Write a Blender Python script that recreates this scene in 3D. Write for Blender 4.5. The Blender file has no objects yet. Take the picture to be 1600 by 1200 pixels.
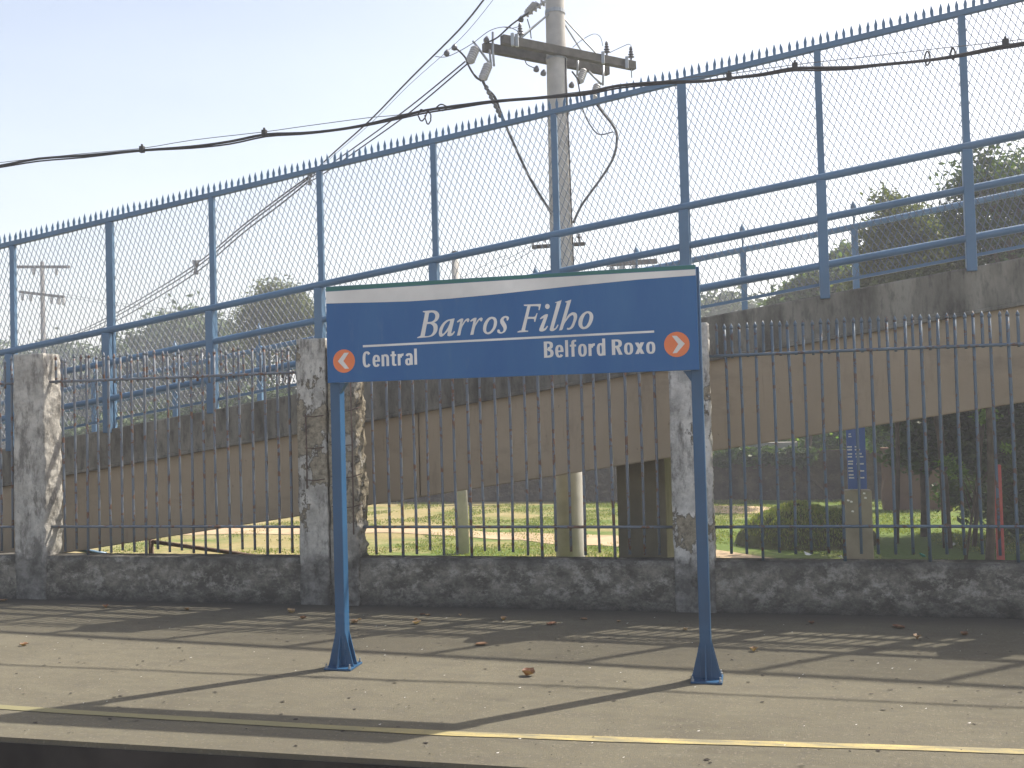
import bpy, bmesh, math, random
from math import sin, cos, pi, radians, sqrt, atan2
from mathutils import Vector, Matrix, noise
random.seed(7)
SC = bpy.context.scene
COL = SC.collection

# ------------------------------------------------------------------ camera
F_PX = 1555.0                       # focal length for a 1600 px wide frame
YAW, PITCH, ROLL = radians(13.5), atan2(45, F_PX), 0.027
EYE = Vector((0, 0, 1.64))
fwd = Vector((-sin(YAW)*cos(PITCH), cos(YAW)*cos(PITCH), sin(PITCH)))
r0 = Vector((cos(YAW), sin(YAW), 0)); u0 = r0.cross(fwd)
rgt = r0*cos(ROLL) - u0*sin(ROLL); upv = u0*cos(ROLL) + r0*sin(ROLL)
cam = bpy.data.cameras.new('camera'); cam_o = bpy.data.objects.new('camera', cam); COL.objects.link(cam_o)
cam.sensor_width = 36; cam.lens = 36*F_PX/1600; cam.clip_start = 0.05; cam.clip_end = 3000
M3 = Matrix((rgt, upv, -fwd)).transposed()
cam_o.matrix_world = Matrix.Translation(EYE) @ M3.to_4x4()
SC.camera = cam_o

# ------------------------------------------------------------------ sky, sun, exposure
SUN = Vector((0.612, 0.532, 1.0)).normalized()
w = bpy.data.worlds.new('World'); SC.world = w; w.use_nodes = True
nt = w.node_tree; nt.nodes.clear()
sky = nt.nodes.new('ShaderNodeTexSky'); sky.sky_type = 'NISHITA'; sky.sun_disc = False
sky.sun_elevation = math.asin(SUN.z); sky.sun_rotation = atan2(SUN.x, SUN.y)
sky.air_density = 1.0; sky.dust_density = 5.0; sky.ozone_density = 1.0; sky.altitude = 0
bg = nt.nodes.new('ShaderNodeBackground'); bg.inputs[1].default_value = 0.106
wo = nt.nodes.new('ShaderNodeOutputWorld')
tc = nt.nodes.new('ShaderNodeTexCoord'); sxyz = nt.nodes.new('ShaderNodeSeparateXYZ'); nt.links.new(tc.outputs['Generated'], sxyz.inputs[0])
hm = nt.nodes.new('ShaderNodeMapRange'); hm.inputs[1].default_value = 0; hm.inputs[2].default_value = 1; hm.inputs[3].default_value = 1; hm.inputs[4].default_value = 0
nt.links.new(sxyz.outputs[2], hm.inputs[0]); pw = nt.nodes.new('ShaderNodeMath'); pw.operation = 'POWER'; pw.inputs[1].default_value = 2.2; nt.links.new(hm.outputs[0], pw.inputs[0])
ad = nt.nodes.new('ShaderNodeMix'); ad.data_type = 'RGBA'; ad.blend_type = 'ADD'; ad.inputs[7].default_value = (3.7, 3.65, 3.5, 1)     # bright summer haze, strongest near the horizon
cn = nt.nodes.new('ShaderNodeTexNoise'); cn.inputs['Scale'].default_value = 2.2; cn.inputs['Detail'].default_value = 5; cn.inputs['Roughness'].default_value = .5
cmp_ = nt.nodes.new('ShaderNodeMapping'); cmp_.inputs['Scale'].default_value = (1, 1, 3.5); nt.links.new(tc.outputs['Generated'], cmp_.inputs[0]); nt.links.new(cmp_.outputs[0], cn.inputs['Vector'])
cr = nt.nodes.new('ShaderNodeMapRange'); cr.inputs[1].default_value = .3; cr.inputs[2].default_value = .7; cr.inputs[3].default_value = .86; cr.inputs[4].default_value = 1.1; nt.links.new(cn.outputs[0], cr.inputs[0])
pm = nt.nodes.new('ShaderNodeMath'); pm.operation = 'MULTIPLY'; nt.links.new(pw.outputs[0], pm.inputs[0]); nt.links.new(cr.outputs[0], pm.inputs[1])
ad.clamp_factor = False; nt.links.new(pm.outputs[0], ad.inputs[0]); nt.links.new(sky.outputs[0], ad.inputs[6]); nt.links.new(ad.outputs[2], bg.inputs[0]); nt.links.new(bg.outputs[0], wo.inputs[0])
sl = bpy.data.lights.new('sun', 'SUN'); sl.energy = 5.0; sl.angle = radians(0.53); sl.color = (1.0, 0.93, 0.82)
so = bpy.data.objects.new('sun', sl); COL.objects.link(so)
so.rotation_euler = SUN.to_track_quat('Z', 'Y').to_euler(); so.location = SUN*60
SC.view_settings.view_transform = 'Standard'; SC.view_settings.look = 'None'
SC.view_settings.gamma = 1; SC.view_settings.use_curve_mapping = False
SC.view_settings.exposure = 0.90

def at(x, y, Y):                    # the point at depth Y seen at (x, y) of the 1600 x 1200 frame
    d = fwd*F_PX + rgt*(x-800) + upv*(600-y)
    return EYE + d*(Y/d.y)
def on_ground(x, y, z=0.0):
    d = fwd*F_PX + rgt*(x-800) + upv*(600-y)
    return EYE + d*((z-EYE.z)/d.z)
def on_plane(x, y, A, B):           # the point over the plan line A-B
    d = fwd*F_PX + rgt*(x-800) + upv*(600-y)
    n = Vector((B.y-A.y, A.x-B.x, 0)); return EYE + d*((A-EYE).dot(n)/d.dot(n))

# ------------------------------------------------------------------ materials
class NT:
    def __init__(s, name):
        m = bpy.data.materials.new(name); m.use_nodes = True; s.m = m; s.t = m.node_tree; s.t.nodes.clear()
        s.out = s.n('ShaderNodeOutputMaterial'); s.b = s.n('ShaderNodeBsdfPrincipled'); s.l(s.b.outputs[0], s.out.inputs[0])
        s.g = s.n('ShaderNodeNewGeometry')
    def n(s, k): return s.t.nodes.new(k)
    def l(s, a, b): s.t.links.new(a, b)
    def noise(s, scale, det=4, rough=.55, vec=None, stretch=None):
        q = s.n('ShaderNodeTexNoise'); q.inputs['Scale'].default_value = scale; q.inputs['Detail'].default_value = det; q.inputs['Roughness'].default_value = rough
        v = vec or s.g.outputs['Position']
        if stretch:
            mp = s.n('ShaderNodeMapping'); mp.inputs['Scale'].default_value = stretch; s.l(v, mp.inputs[0]); v = mp.outputs[0]
        s.l(v, q.inputs['Vector']); return q.outputs[0]
    def ramp(s, f, stops):
        q = s.n('ShaderNodeValToRGB'); e = q.color_ramp.elements
        while len(e) < len(stops): e.new(0.5)
        for i, (p, c) in enumerate(stops):
            e[i].position = p; e[i].color = (c, c, c, 1) if not isinstance(c, tuple) else (*c, 1)
        s.l(f, q.inputs[0]); return q.outputs[0]
    def mix(s, f, a, b, mode='MIX'):
        q = s.n('ShaderNodeMix'); q.data_type = 'RGBA'; q.blend_type = mode
        if isinstance(f, (int, float)): q.inputs[0].default_value = f
        else: s.l(f, q.inputs[0])
        for i, v in ((6, a), (7, b)):
            if isinstance(v, tuple): q.inputs[i].default_value = (*v, 1)
            else: s.l(v, q.inputs[i])
        return q.outputs[2]
    def col(s, c):
        if isinstance(c, tuple): s.b.inputs['Base Color'].default_value = (*c, 1)
        else: s.l(c, s.b.inputs['Base Color'])
        return s
    def rough(s, r, spec=.5, metal=0):
        s.b.inputs['Roughness'].default_value = r; s.b.inputs['Specular IOR Level'].default_value = spec; s.b.inputs['Metallic'].default_value = metal; return s
    def bump(s, f, st, d=.01):
        q = s.n('ShaderNodeBump'); q.inputs['Strength'].default_value = st; q.inputs['Distance'].default_value = d
        s.l(f, q.inputs['Height']); s.l(q.outputs[0], s.b.inputs['Normal']); return s
MT = {}
def simple(name, c, r=.6, var=.25, sc=6, spec=.4, metal=0):
    k = NT(name); d = tuple(v*(1-var) for v in c); e = tuple(min(1, v*(1+var)) for v in c)
    k.col(k.mix(k.ramp(k.noise(sc, 5), [(.3, 0.), (.7, 1.)]), d, e)).rough(r, spec, metal); k.bump(k.noise(sc*8, 3), .25, .003)
    MT[name] = k.m; return k.m

# worn platform asphalt and concrete
k = NT('platform_concrete')
c = k.mix(k.ramp(k.noise(1.1, 6, .6), [(.32, 0.), (.68, 1.)]), (.110, .099, .070), (.170, .154, .107))
c = k.mix(k.ramp(k.noise(3.2, 6, .6, stretch=(1, 2.2, 1)), [(.5, 0.), (.75, .55)]), c, (.088, .08, .066))
v = k.n('ShaderNodeTexVoronoi'); v.inputs['Scale'].default_value = 95; k.l(k.g.outputs['Position'], v.inputs[0])
cell = k.ramp(v.outputs['Color'], [(.0, 0.), (1., 1.)])
c = k.mix(k.ramp(cell, [(.1, .45), (.25, .45), (.26, .0), (.55, .0), (.56, .3), (.8, .3)]), c, (.10, .095, .085))
c = k.mix(k.ramp(cell, [(.84, .0), (.86, .4)]), c, (.26, .235, .18))
c = k.mix(k.ramp(k.noise(8, 9, .75, stretch=(.5, 1.6, 1)), [(.45, 0.), (.62, .35)]), c, (.175, .166, .12))
c = k.mix(k.ramp(k.noise(.55, 5, .6, vec=None), [(.5, 0.), (.7, .45)]), c, (.085, .076, .06))
c = k.mix(k.ramp(k.noise(240, 2), [(.35, .35), (.6, 0.)]), c, (.07, .065, .06))
# darker band towards the foot of the wall
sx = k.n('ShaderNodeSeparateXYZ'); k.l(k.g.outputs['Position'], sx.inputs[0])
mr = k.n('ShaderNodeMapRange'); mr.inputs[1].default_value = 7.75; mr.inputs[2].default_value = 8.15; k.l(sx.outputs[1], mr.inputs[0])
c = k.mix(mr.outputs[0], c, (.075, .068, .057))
k.col(c).rough(.92, .12); k.bump(k.noise(110, 5, .8), .9, .008); MT['platform'] = k.m

k = NT('worn_yellow_paint')
c = k.mix(k.ramp(k.noise(7, 9, .75, stretch=(.35, 2, 1)), [(.40, 0.), (.60, 1.)]), (.40, .32, .125), (.17, .155, .098))
c = k.mix(k.ramp(k.noise(140, 3), [(.5, 0.), (.66, .7)]), c, (.2, .18, .13))
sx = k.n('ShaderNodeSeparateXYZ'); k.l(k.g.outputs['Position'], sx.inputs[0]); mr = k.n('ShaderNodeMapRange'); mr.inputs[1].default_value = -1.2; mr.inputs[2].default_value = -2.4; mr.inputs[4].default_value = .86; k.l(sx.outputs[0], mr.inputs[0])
c = k.mix(mr.outputs[0], c, (.165, .155, .085))      # left stretch: wear plus the sign panel's shade put into the colour
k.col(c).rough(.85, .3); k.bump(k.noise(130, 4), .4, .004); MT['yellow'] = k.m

k = NT('stained_plaster')      # low wall: black mould, grey lime
n1 = k.noise(4.2, 13, .76, stretch=(1, 1, 1.5)); n2 = k.noise(17, 10, .8)
c = k.mix(k.ramp(n1, [(.42, 0.), (.60, 1.)]), (.105, .096, .08), (.28, .258, .215))
c = k.mix(k.ramp(n2, [(.47, 0.), (.62, .6)]), c, (.09, .085, .075))
c = k.mix(k.ramp(k.noise(8.5, 13, .78, stretch=(1, 1, 1.3)), [(.50, 0.), (.60, .75)]), c, (.42, .395, .345))
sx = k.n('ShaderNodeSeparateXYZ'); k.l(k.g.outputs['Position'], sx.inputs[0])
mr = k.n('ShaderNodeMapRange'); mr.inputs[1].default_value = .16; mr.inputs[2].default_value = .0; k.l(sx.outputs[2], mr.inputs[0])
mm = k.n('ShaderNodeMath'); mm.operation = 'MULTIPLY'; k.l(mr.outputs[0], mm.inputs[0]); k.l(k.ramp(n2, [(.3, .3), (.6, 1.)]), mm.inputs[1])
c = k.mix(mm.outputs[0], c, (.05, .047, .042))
mr = k.n('ShaderNodeMapRange'); mr.inputs[1].default_value = .30; mr.inputs[2].default_value = .42; k.l(sx.outputs[2], mr.inputs[0])
mm = k.n('ShaderNodeMath'); mm.operation = 'MULTIPLY'; k.l(mr.outputs[0], mm.inputs[0]); k.l(k.ramp(k.noise(3.5, 6), [(.35, .1), (.6, .85)]), mm.inputs[1])
c = k.mix(mm.outputs[0], c, (.05, .048, .042))
k.col(c).rough(.95, .15); k.bump(n2, .9, .02); MT['plaster'] = k.m

def pillar_mat(name, base, off, expose, zlo=None, zhi=None):
    k = NT(name)
    mp = k.n('ShaderNodeMapping'); mp.inputs['Location'].default_value = off; k.l(k.g.outputs['Position'], mp.inputs[0]); P = mp.outputs[0]
    c = k.mix(k.ramp(k.noise(5, 10, .72, vec=P), [(.38, 0.), (.60, 1.)]), tuple(v*.55 for v in base), base)
    c = k.mix(k.ramp(k.noise(3.4, 10, .75, vec=P, stretch=(2.2, 2.2, .8)), [(.50, 0.), (.62, .8)]), c, (.13, .122, .11))
    pn_ = k.noise(4.2, 12, .66, vec=P, stretch=(1.5, 1, 1))
    if zlo is not None:      # more render lost between these heights
        sz = k.n('ShaderNodeSeparateXYZ'); k.l(k.g.outputs['Position'], sz.inputs[0])
        w1 = k.n('ShaderNodeMapRange'); w1.interpolation_type = 'SMOOTHSTEP'; w1.inputs[1].default_value = zlo-.12; w1.inputs[2].default_value = zlo+.12; k.l(sz.outputs[2], w1.inputs[0])
        w2 = k.n('ShaderNodeMapRange'); w2.interpolation_type = 'SMOOTHSTEP'; w2.inputs[1].default_value = zhi+.12; w2.inputs[2].default_value = zhi-.12; k.l(sz.outputs[2], w2.inputs[0])
        mm = k.n('ShaderNodeMath'); mm.operation = 'MULTIPLY'; k.l(w1.outputs[0], mm.inputs[0]); k.l(w2.outputs[0], mm.inputs[1])
        ma = k.n('ShaderNodeMath'); ma.operation = 'MULTIPLY_ADD'; ma.inputs[1].default_value = .16; k.l(mm.outputs[0], ma.inputs[0]); k.l(pn_, ma.inputs[2]); pn_ = ma.outputs[0]
    patch = k.ramp(pn_, [(expose, 0.), (expose+.012, 1.)])
    c = k.mix(patch, c, k.mix(k.ramp(k.noise(24, 8, .75), [(.35, 0.), (.65, 1.)]), (.17, .145, .105), (.40, .355, .27)))
    rim = k.ramp(pn_, [(expose-.02, 0.), (expose, .8), (expose+.03, 0.)])
    c = k.mix(rim, c, (.10, .085, .065))
    c = k.mix(k.ramp(k.noise(30, 8, .75, vec=P, stretch=(1, 1, .35)), [(.57, 0.), (.68, .55)]), c, (.075, .07, .062))
    # the foot takes on the mould and grime of the wall
    sx = k.n('ShaderNodeSeparateXYZ'); k.l(k.g.outputs['Position'], sx.inputs[0])
    mr = k.n('ShaderNodeMapRange'); mr.inputs[1].default_value = .62; mr.inputs[2].default_value = .12; k.l(sx.outputs[2], mr.inputs[0])
    ad = k.n('ShaderNodeMath'); ad.operation = 'ADD'; k.l(mr.outputs[0], ad.inputs[0]); k.l(k.noise(6, 8, .7), ad.inputs[1])
    foot = k.mix(k.ramp(k.noise(7, 9, .7), [(.42, 0.), (.6, 1.)]), (.085, .08, .071), (.24, .23, .21))
    c = k.mix(k.ramp(ad.outputs[0], [(.80, 0.), (1.25, .9)]), c, foot)
    k.col(c).rough(.95, .15)
    hgt = k.mix(.25, k.noise(12, 10, .75, vec=P), k.ramp(patch, [(0, 1.), (1, 0.)])); k.bump(hgt, 1.0, .03); MT[name] = k.m
pillar_mat('pillar_grey', (.55, .525, .475), (0, 0, 0), .68)
pillar_mat('pillar_broken', (.43, .405, .355), (3.1, 0, 1.3), .60, .7, 2.0)
pillar_mat('pillar_paired', (.58, .555, .50), (5.3, 1, 7.1), .60, 1.05, 1.75)
pillar_mat('pillar_white', (.68, .655, .605), (9.3, 2, 4.1), .62, .55, .80)

k = NT('ramp_kerb_concrete')
n1 = k.noise(2.2, 8, .65, stretch=(1.6, 1, .5))
c = k.mix(k.ramp(n1, [(.36, 0.), (.64, 1.)]), (.115, .106, .088), (.28, .26, .215))
c = k.mix(k.ramp(k.noise(14, 6, .6, stretch=(1.4, 1, .4)), [(.50, 0.), (.68, .6)]), c, (.06, .056, .05))
k.col(c).rough(.95, .15); k.bump(k.noise(24, 6), .5, .01); MT['kerb'] = k.m

k = NT('ramp_beam_paint')
c = k.mix(k.ramp(k.noise(.9, 6, .6), [(.3, 0.), (.7, 1.)]), (.37, .295, .205), (.45, .36, .255))
c = k.mix(k.ramp(k.noise(6, 8, .7, stretch=(1.5, 1, .35)), [(.55, 0.), (.75, .45)]), c, (.2, .165, .125))
c = k.mix(k.ramp(k.noise(22, 4, .6, stretch=(1, 1, .5)), [(.70, 0.), (.74, .6)]), c, (.15, .12, .09))
c = k.mix(k.ramp(k.noise(1.7, 9, .72, stretch=(.7, 1, 1.6)), [(.54, 0.), (.66, .35)]), c, (.23, .19, .14))
c = k.mix(k.ramp(k.noise(34, 3, .5, stretch=(1, 1, .06)), [(.66, 0.), (.76, .30)]), c, (.19, .155, .11))
k.col(c).rough(.9, .2); k.bump(k.noise(40, 5), .25, .004); MT['beam'] = k.m
simple('pier_concrete', (.27, .235, .175), .92, .18, 3, .2)
simple('pole_concrete', (.39, .375, .35), .9, .14, 5, .2)
simple('grey_concrete', (.30, .285, .255), .92, .3, 3, .2)
k = NT('old_wall')
c = k.mix(k.ramp(k.noise(1.1, 9, .7, stretch=(1, 1, .8)), [(.4, 0.), (.6, 1.)]), (.04, .033, .025), (.125, .10, .072))
c = k.mix(k.ramp(k.noise(4, 8, .75), [(.55, 0.), (.66, .7)]), c, (.17, .145, .115))
k.col(c).rough(.95, .1); k.bump(k.noise(9, 6), .8, .05); MT['far_wall'] = k.m
simple('pink_render', (.17, .105, .075), .95, .3, .8, .1)
simple('pole_far', (.13, .125, .12), .9, .2, 5, .2)
simple('dark_edge', (.035, .031, .028), .95, .5, 2, .1)
simple('ballast', (.16, .13, .10), .95, .5, 9, .2)
simple('soil', (.36, .27, .17), .95, .2, 2.2, .15)
simple('wood_dark', (.085, .08, .072), .9, .3, 9, .2)
simple('black_cable', (.028, .027, .028), .6, .3, 8, .4)
simple('wire_grey', (.09, .095, .10), .5, .2, 8, .5)
simple('porcelain_dark', (.07, .07, .08), .3, .3, 12, .6)
simple('porcelain_grey', (.33, .33, .335), .4, .15, 12, .5)
simple('galvanised', (.30, .32, .34), .45, .2, 12, .5, .4)
simple('rust', (.12, .085, .07), .9, .4, 20, .2)
simple('red_paint', (.50, .10, .09), .7, .2, 6, .3)
simple('bark', (.075, .058, .043), .95, .4, 7, .1)
simple('litter_dark', (.035, .03, .026), .9, .4, 30, .2)
simple('litter_white', (.72, .70, .66), .8, .1, 30, .3)
simple('litter_green', (.05, .42, .33), .6, .1, 30, .3)

def paint(name, c, r=.38, chip=.72, rustc=(.13, .06, .035), spec=.5, dirt=.3):
    k = NT(name)
    a = k.mix(k.ramp(k.noise(2.3, 5), [(.3, 0.), (.7, 1.)]), tuple(v*.82 for v in c), tuple(min(1, v*1.12) for v in c))
    a = k.mix(k.ramp(k.noise(9, 7, .7), [(.5, 0.), (.8, dirt)]), a, tuple(v*.5+.03 for v in c))
    a = k.mix(k.ramp(k.noise(17, 6, .65), [(chip, 0.), (chip+.03, 1.)]), a, rustc)
    k.col(a).rough(r, spec); k.bump(k.noise(60, 4), .15, .002); MT[name] = k.m; return k.m
paint('sign_blue', (.036, .112, .245), .24, .9, dirt=.15)
paint('post_blue', (.022, .078, .165), .35, .85, dirt=.15)
paint('sign_white', (.66, .65, .62), .35, .95, dirt=.15)
paint('sign_green', (.02, .135, .115), .35, .95, dirt=.15)
paint('sign_orange', (.74, .19, .055), .35, .95, dirt=.1)
paint('ramp_blue', (.085, .165, .265), .42, .80, dirt=.3)
paint('mesh_blue', (.085, .12, .165), .38, .86, spec=.6)
paint('bars_rusty', (.15, .172, .20), .5, .55, (.15, .08, .05), .35)
paint('bars_blue', (.105, .145, .185), .5, .56, (.12, .075, .055), .4)
k = NT('sign_panel_blue')
c = k.mix(k.ramp(k.noise(1.8, 6, .6, stretch=(1.6, 1, .35)), [(.40, 0.), (.72, 1.)]), (.014, .092, .262), (.030, .122, .285))
c = k.mix(k.ramp(k.noise(12, 7, .75, stretch=(1.5, 1, .25)), [(.56, 0.), (.80, .35)]), c, (.11, .17, .25))
c = k.mix(k.ramp(k.noise(60, 4, .7), [(.70, 0.), (.76, .4)]), c, (.02, .05, .10))
k.col(c).rough(.3, .35); k.bump(k.noise(1.4, 3), .25, .02); MT['sign_panel'] = k.m
paint('board_blue', (.02, .075, .28), .4, .9)

def leafmat(name, c1, c2, tr=.35):
    k = NT(name)
    oi = k.n('ShaderNodeAttribute'); oi.attribute_name = 'tone'; oi.attribute_type = 'GEOMETRY'
    c = k.mix(oi.outputs['Fac'], c1, c2); k.col(c).rough(.55, .35)
    t = k.n('ShaderNodeBsdfTranslucent'); k.l(k.mix(1.0, c, (1.5, 1.7, .6), 'MULTIPLY'), t.inputs[0])
    ms = k.n('ShaderNodeMixShader'); ms.inputs[0].default_value = tr
    k.l(k.b.outputs[0], ms.inputs[1]); k.l(t.outputs[0], ms.inputs[2]); k.l(ms.outputs[0], k.out.inputs[0]); MT[name] = k.m
leafmat('leaf_dark', (.022, .042, .012), (.075, .115, .03), .3)
leafmat('leaf_mid', (.03, .06, .014), (.09, .135, .032), .35)
leafmat('leaf_olive', (.05, .065, .022), (.13, .145, .055), .35)
leafmat('grass_blade', (.10, .145, .03), (.25, .24, .085), .35)
leafmat('leaf_lit', (.06, .12, .02), (.17, .25, .05), .6)  # brighter greens, backlit glow put into the leaf colour
leafmat('leaf_far', (.026, .052, .013), (.065, .105, .028), .15)
leafmat('dry_leaf', (.13, .05, .025), (.42, .29, .17), .12)

k = NT('grassland')
sx = k.n('ShaderNodeSeparateXYZ'); k.l(k.g.outputs['Position'], sx.inputs[0])
mr = k.n('ShaderNodeMapRange'); mr.inputs[1].default_value = 1.5; mr.inputs[2].default_value = -9; mr.inputs[3].default_value = -.14; mr.inputs[4].default_value = .05; k.l(sx.outputs[0], mr.inputs[0])
aa = k.n('ShaderNodeMath'); aa.operation = 'ADD'; k.l(k.noise(.6, 8, .68, stretch=(.6, 1.2, 1)), aa.inputs[0]); k.l(mr.outputs[0], aa.inputs[1])
c = k.mix(k.ramp(aa.outputs[0], [(.42, 0.), (.60, 1.)]), (.105, .150, .036), (.28, .225, .105))
ab = k.n('ShaderNodeMath'); ab.operation = 'ADD'; k.l(k.noise(1.6, 8, .72, stretch=(.6, .8, 1)), ab.inputs[0]); k.l(mr.outputs[0], ab.inputs[1])
c = k.mix(k.ramp(ab.outputs[0], [(.52, 0.), (.66, .7)]), c, (.36, .285, .165))
c = k.mix(k.ramp(k.noise(11, 7, .75), [(.38, .45), (.62, 0.)]), c, (.06, .085, .022))
k.col(c).rough(.95, .1); k.bump(k.noise(16, 6), .7, .04); MT['grassland'] = k.m
k = NT('mound_earth')
c = k.mix(k.ramp(k.noise(3, 8, .75), [(.4, 0.), (.6, 1.)]), (.045, .045, .02), (.12, .12, .045)); k.col(c).rough(.95, .1); k.bump(k.noise(14, 7, .7), .9, .06); MT['mound'] = k.m

# ------------------------------------------------------------------ mesh tools
class MB:
    def __init__(s): s.v = []; s.f = []; s.tone = None
    def add(s, vs, fs):
        o = len(s.v); s.v += [tuple(p) for p in vs]; s.f += [tuple(i+o for i in f) for f in fs]; return s
    def box(s, x0, x1, y0, y1, z0, z1):
        return s.add([(x0, y0, z0), (x1, y0, z0), (x1, y1, z0), (x0, y1, z0), (x0, y0, z1), (x1, y0, z1), (x1, y1, z1), (x0, y1, z1)],
                     [(0, 3, 2, 1), (4, 5, 6, 7), (0, 1, 5, 4), (1, 2, 6, 5), (2, 3, 7, 6), (3, 0, 4, 7)])
    def slope(s, xa, xb, y0, y1, lo, hi, S=.142, S2=None):     # box following the ramp
        S2 = S if S2 is None else S2
        la, lb, ha, hb = lo+S*xa, lo+S*xb, hi+S2*xa, hi+S2*xb
        return s.add([(xa, y0, la), (xb, y0, lb), (xb, y1, lb), (xa, y1, la), (xa, y0, ha), (xb, y0, hb), (xb, y1, hb), (xa, y1, ha)],
                     [(0, 3, 2, 1), (4, 5, 6, 7), (0, 1, 5, 4), (1, 2, 6, 5), (2, 3, 7, 6), (3, 0, 4, 7)])
    def tube(s, pts, r, n=8, r1=None, caps=True):
        pts = [Vector(p) for p in pts]; N = len(pts); o = len(s.v); prev = None
        for i, p in enumerate(pts):
            t = (pts[min(i+1, N-1)]-pts[max(i-1, 0)]).normalized()
            if prev is None:
                a = t.orthogonal().normalized() if abs(t.z) < .9 else Vector((1, 0, 0))
                a = (a - t*a.dot(t)).normalized()
            else: a = (prev - t*prev.dot(t)).normalized()
            prev = a; b = t.cross(a); rr = r if r1 is None else r+(r1-r)*i/(N-1)
            for j in range(n):
                q = 2*pi*(j+.5)/n; s.v.append(tuple(p + (a*cos(q)+b*sin(q))*rr))
        for i in range(N-1):
            for j in range(n):
                s.f.append((o+i*n+j, o+i*n+(j+1) % n, o+(i+1)*n+(j+1) % n, o+(i+1)*n+j))
        if caps:
            s.f.append(tuple(o+j for j in range(n))[::-1]); s.f.append(tuple(o+(N-1)*n+j for j in range(n)))
        return s
    def lathe(s, base, axis, prof, n=12):      # prof: (distance along axis, radius)
        base = Vector(base); axis = Vector(axis).normalized(); a = axis.orthogonal().normalized(); b = axis.cross(a); o = len(s.v)
        for d, r in prof:
            for j in range(n):
                q = 2*pi*j/n; s.v.append(tuple(base+axis*d+(a*cos(q)+b*sin(q))*max(r, .0005)))
        for i in range(len(prof)-1):
            for j in range(n): s.f.append((o+i*n+j, o+i*n+(j+1) % n, o+(i+1)*n+(j+1) % n, o+(i+1)*n+j))
        s.f.append(tuple(o+j for j in range(n))[::-1]); s.f.append(tuple(o+(len(prof)-1)*n+j for j in range(n)))
        return s
    def mesh(s, name, mat, smooth=False):
        me = bpy.data.meshes.new(name); me.from_pydata(s.v, [], s.f); me.materials.append(MT[mat])
        if smooth: me.polygons.foreach_set('use_smooth', [True]*len(me.polygons))
        if s.tone is not None:
            a = me.attributes.new('tone', 'FLOAT', 'FACE'); a.data.foreach_set('value', s.tone)
        me.validate(); me.update(); return me
    def build(s, name, mat, parent=None, smooth=False, bevel=0, **kw):
        return link(name, s.mesh(name, mat, smooth), parent, bevel, **kw)
def link(name, me, parent=None, bevel=0, loc=None, **kw):
    o = bpy.data.objects.new(name, me); COL.objects.link(o)
    if loc is not None: o.location = loc
    if parent is not None:
        o.parent = parent
        if loc is None:                                     # geometry is in world metres; parents are unrotated
            q = parent; t = Vector((0, 0, 0))
            while q is not None: t += q.location; q = q.parent
            o.location = -t
    if bevel:
        b = o.modifiers.new('bevel', 'BEVEL'); b.width = bevel; b.segments = 2; b.limit_method = 'ANGLE'
    for a, v in kw.items(): o[a] = v
    return o
def thing(name, label, cat, loc=(0, 0, 0), group=None):
    o = bpy.data.objects.new(name, None); COL.objects.link(o); o.location = loc; o.empty_display_size = .2
    o['label'] = label; o['category'] = cat
    if group: o['group'] = group
    return o
def tag(o, label, cat, group=None):
    o['label'] = label; o['category'] = cat
    if group: o['group'] = group
    return o
def smoothpts(P, n=6):
    P = [Vector(p) for p in P]; out = []
    for i in range(len(P)-1):
        a = P[max(i-1, 0)]; b = P[i]; c = P[i+1]; d = P[min(i+2, len(P)-1)]
        for j in range(n):
            t = j/n; out.append(.5*((2*b)+(c-a)*t+(2*a-5*b+4*c-d)*t*t+(3*b-a-3*c+d)*t**3))
    out.append(P[-1]); return out

# ================================================================== THE SETTING
GZ = -1.1
def sheet(name, x0, x1, y0, y1, z, mat, nx=1, ny=1, fz=None, **kw):
    m = MB()
    for j in range(ny+1):
        for i in range(nx+1):
            x = x0+(x1-x0)*i/nx; y = y0+(y1-y0)*j/ny; m.v.append((x, y, z if fz is None else fz(x, y)))
    for j in range(ny):
        for i in range(nx):
            a = j*(nx+1)+i; m.f.append((a, a+1, a+nx+2, a+nx+1))
    return m.build(name, mat, smooth=fz is not None, **kw)
def gh(x, y):       # gentle unevenness of the land behind the station
    return GZ + .05*noise.noise(Vector((x*.35, y*.35, 0))) + .02*noise.noise(Vector((x*1.3, y*1.3, 4)))
g = sheet('ground', -62, 48, 8.3, 34, GZ, 'grassland', 220, 60, gh, kind='structure', label='dry patchy grass behind the station wall')
g2 = sheet('field', -160, 120, 33.9, 140, GZ-.05, 'grassland', kind='structure', label='far ground behind the boundary wall')
tb = sheet('track_bed', -160, 120, -8, 4.62, GZ-.01, 'ballast', kind='structure', label='ballast below the platform edge')

pf = MB().box(-40, 40, 4.525, 8.2, -.35, 0).build('platform', 'platform', kind='structure', label='worn asphalt platform with stains')
MB().box(-40, 40, 4.517, 4.524, -.5, -.028).build('fascia', 'dark_edge', pf)
pf2 = MB(); pf2.box(-40, 40, 4.62, 8.3, -1.3, -.352)
pf2.build('platform_wall', 'dark_edge', pf)
m = MB()
xs = [-14+.25*i for i in range(100)]
def yline(x): return (4.93+.03*max(0, -x-2.2)+.055*max(0, x+1.6))*(1 if x < 2 else 1)-.0*x+.015*noise.noise(Vector((x*.7, 0, 0)))
wid = [(.036+.008*noise.noise(Vector((x*2.1, 3, 0)))) for x in xs]
for x, h in zip(xs, wid): m.v += [(x, yline(x)-h, .004), (x, yline(x)+h, .004)]
for i in range(len(xs)-1): m.f.append((2*i, 2*i+2, 2*i+3, 2*i+1))
m.build('yellow_line', 'yellow', pf)
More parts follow.
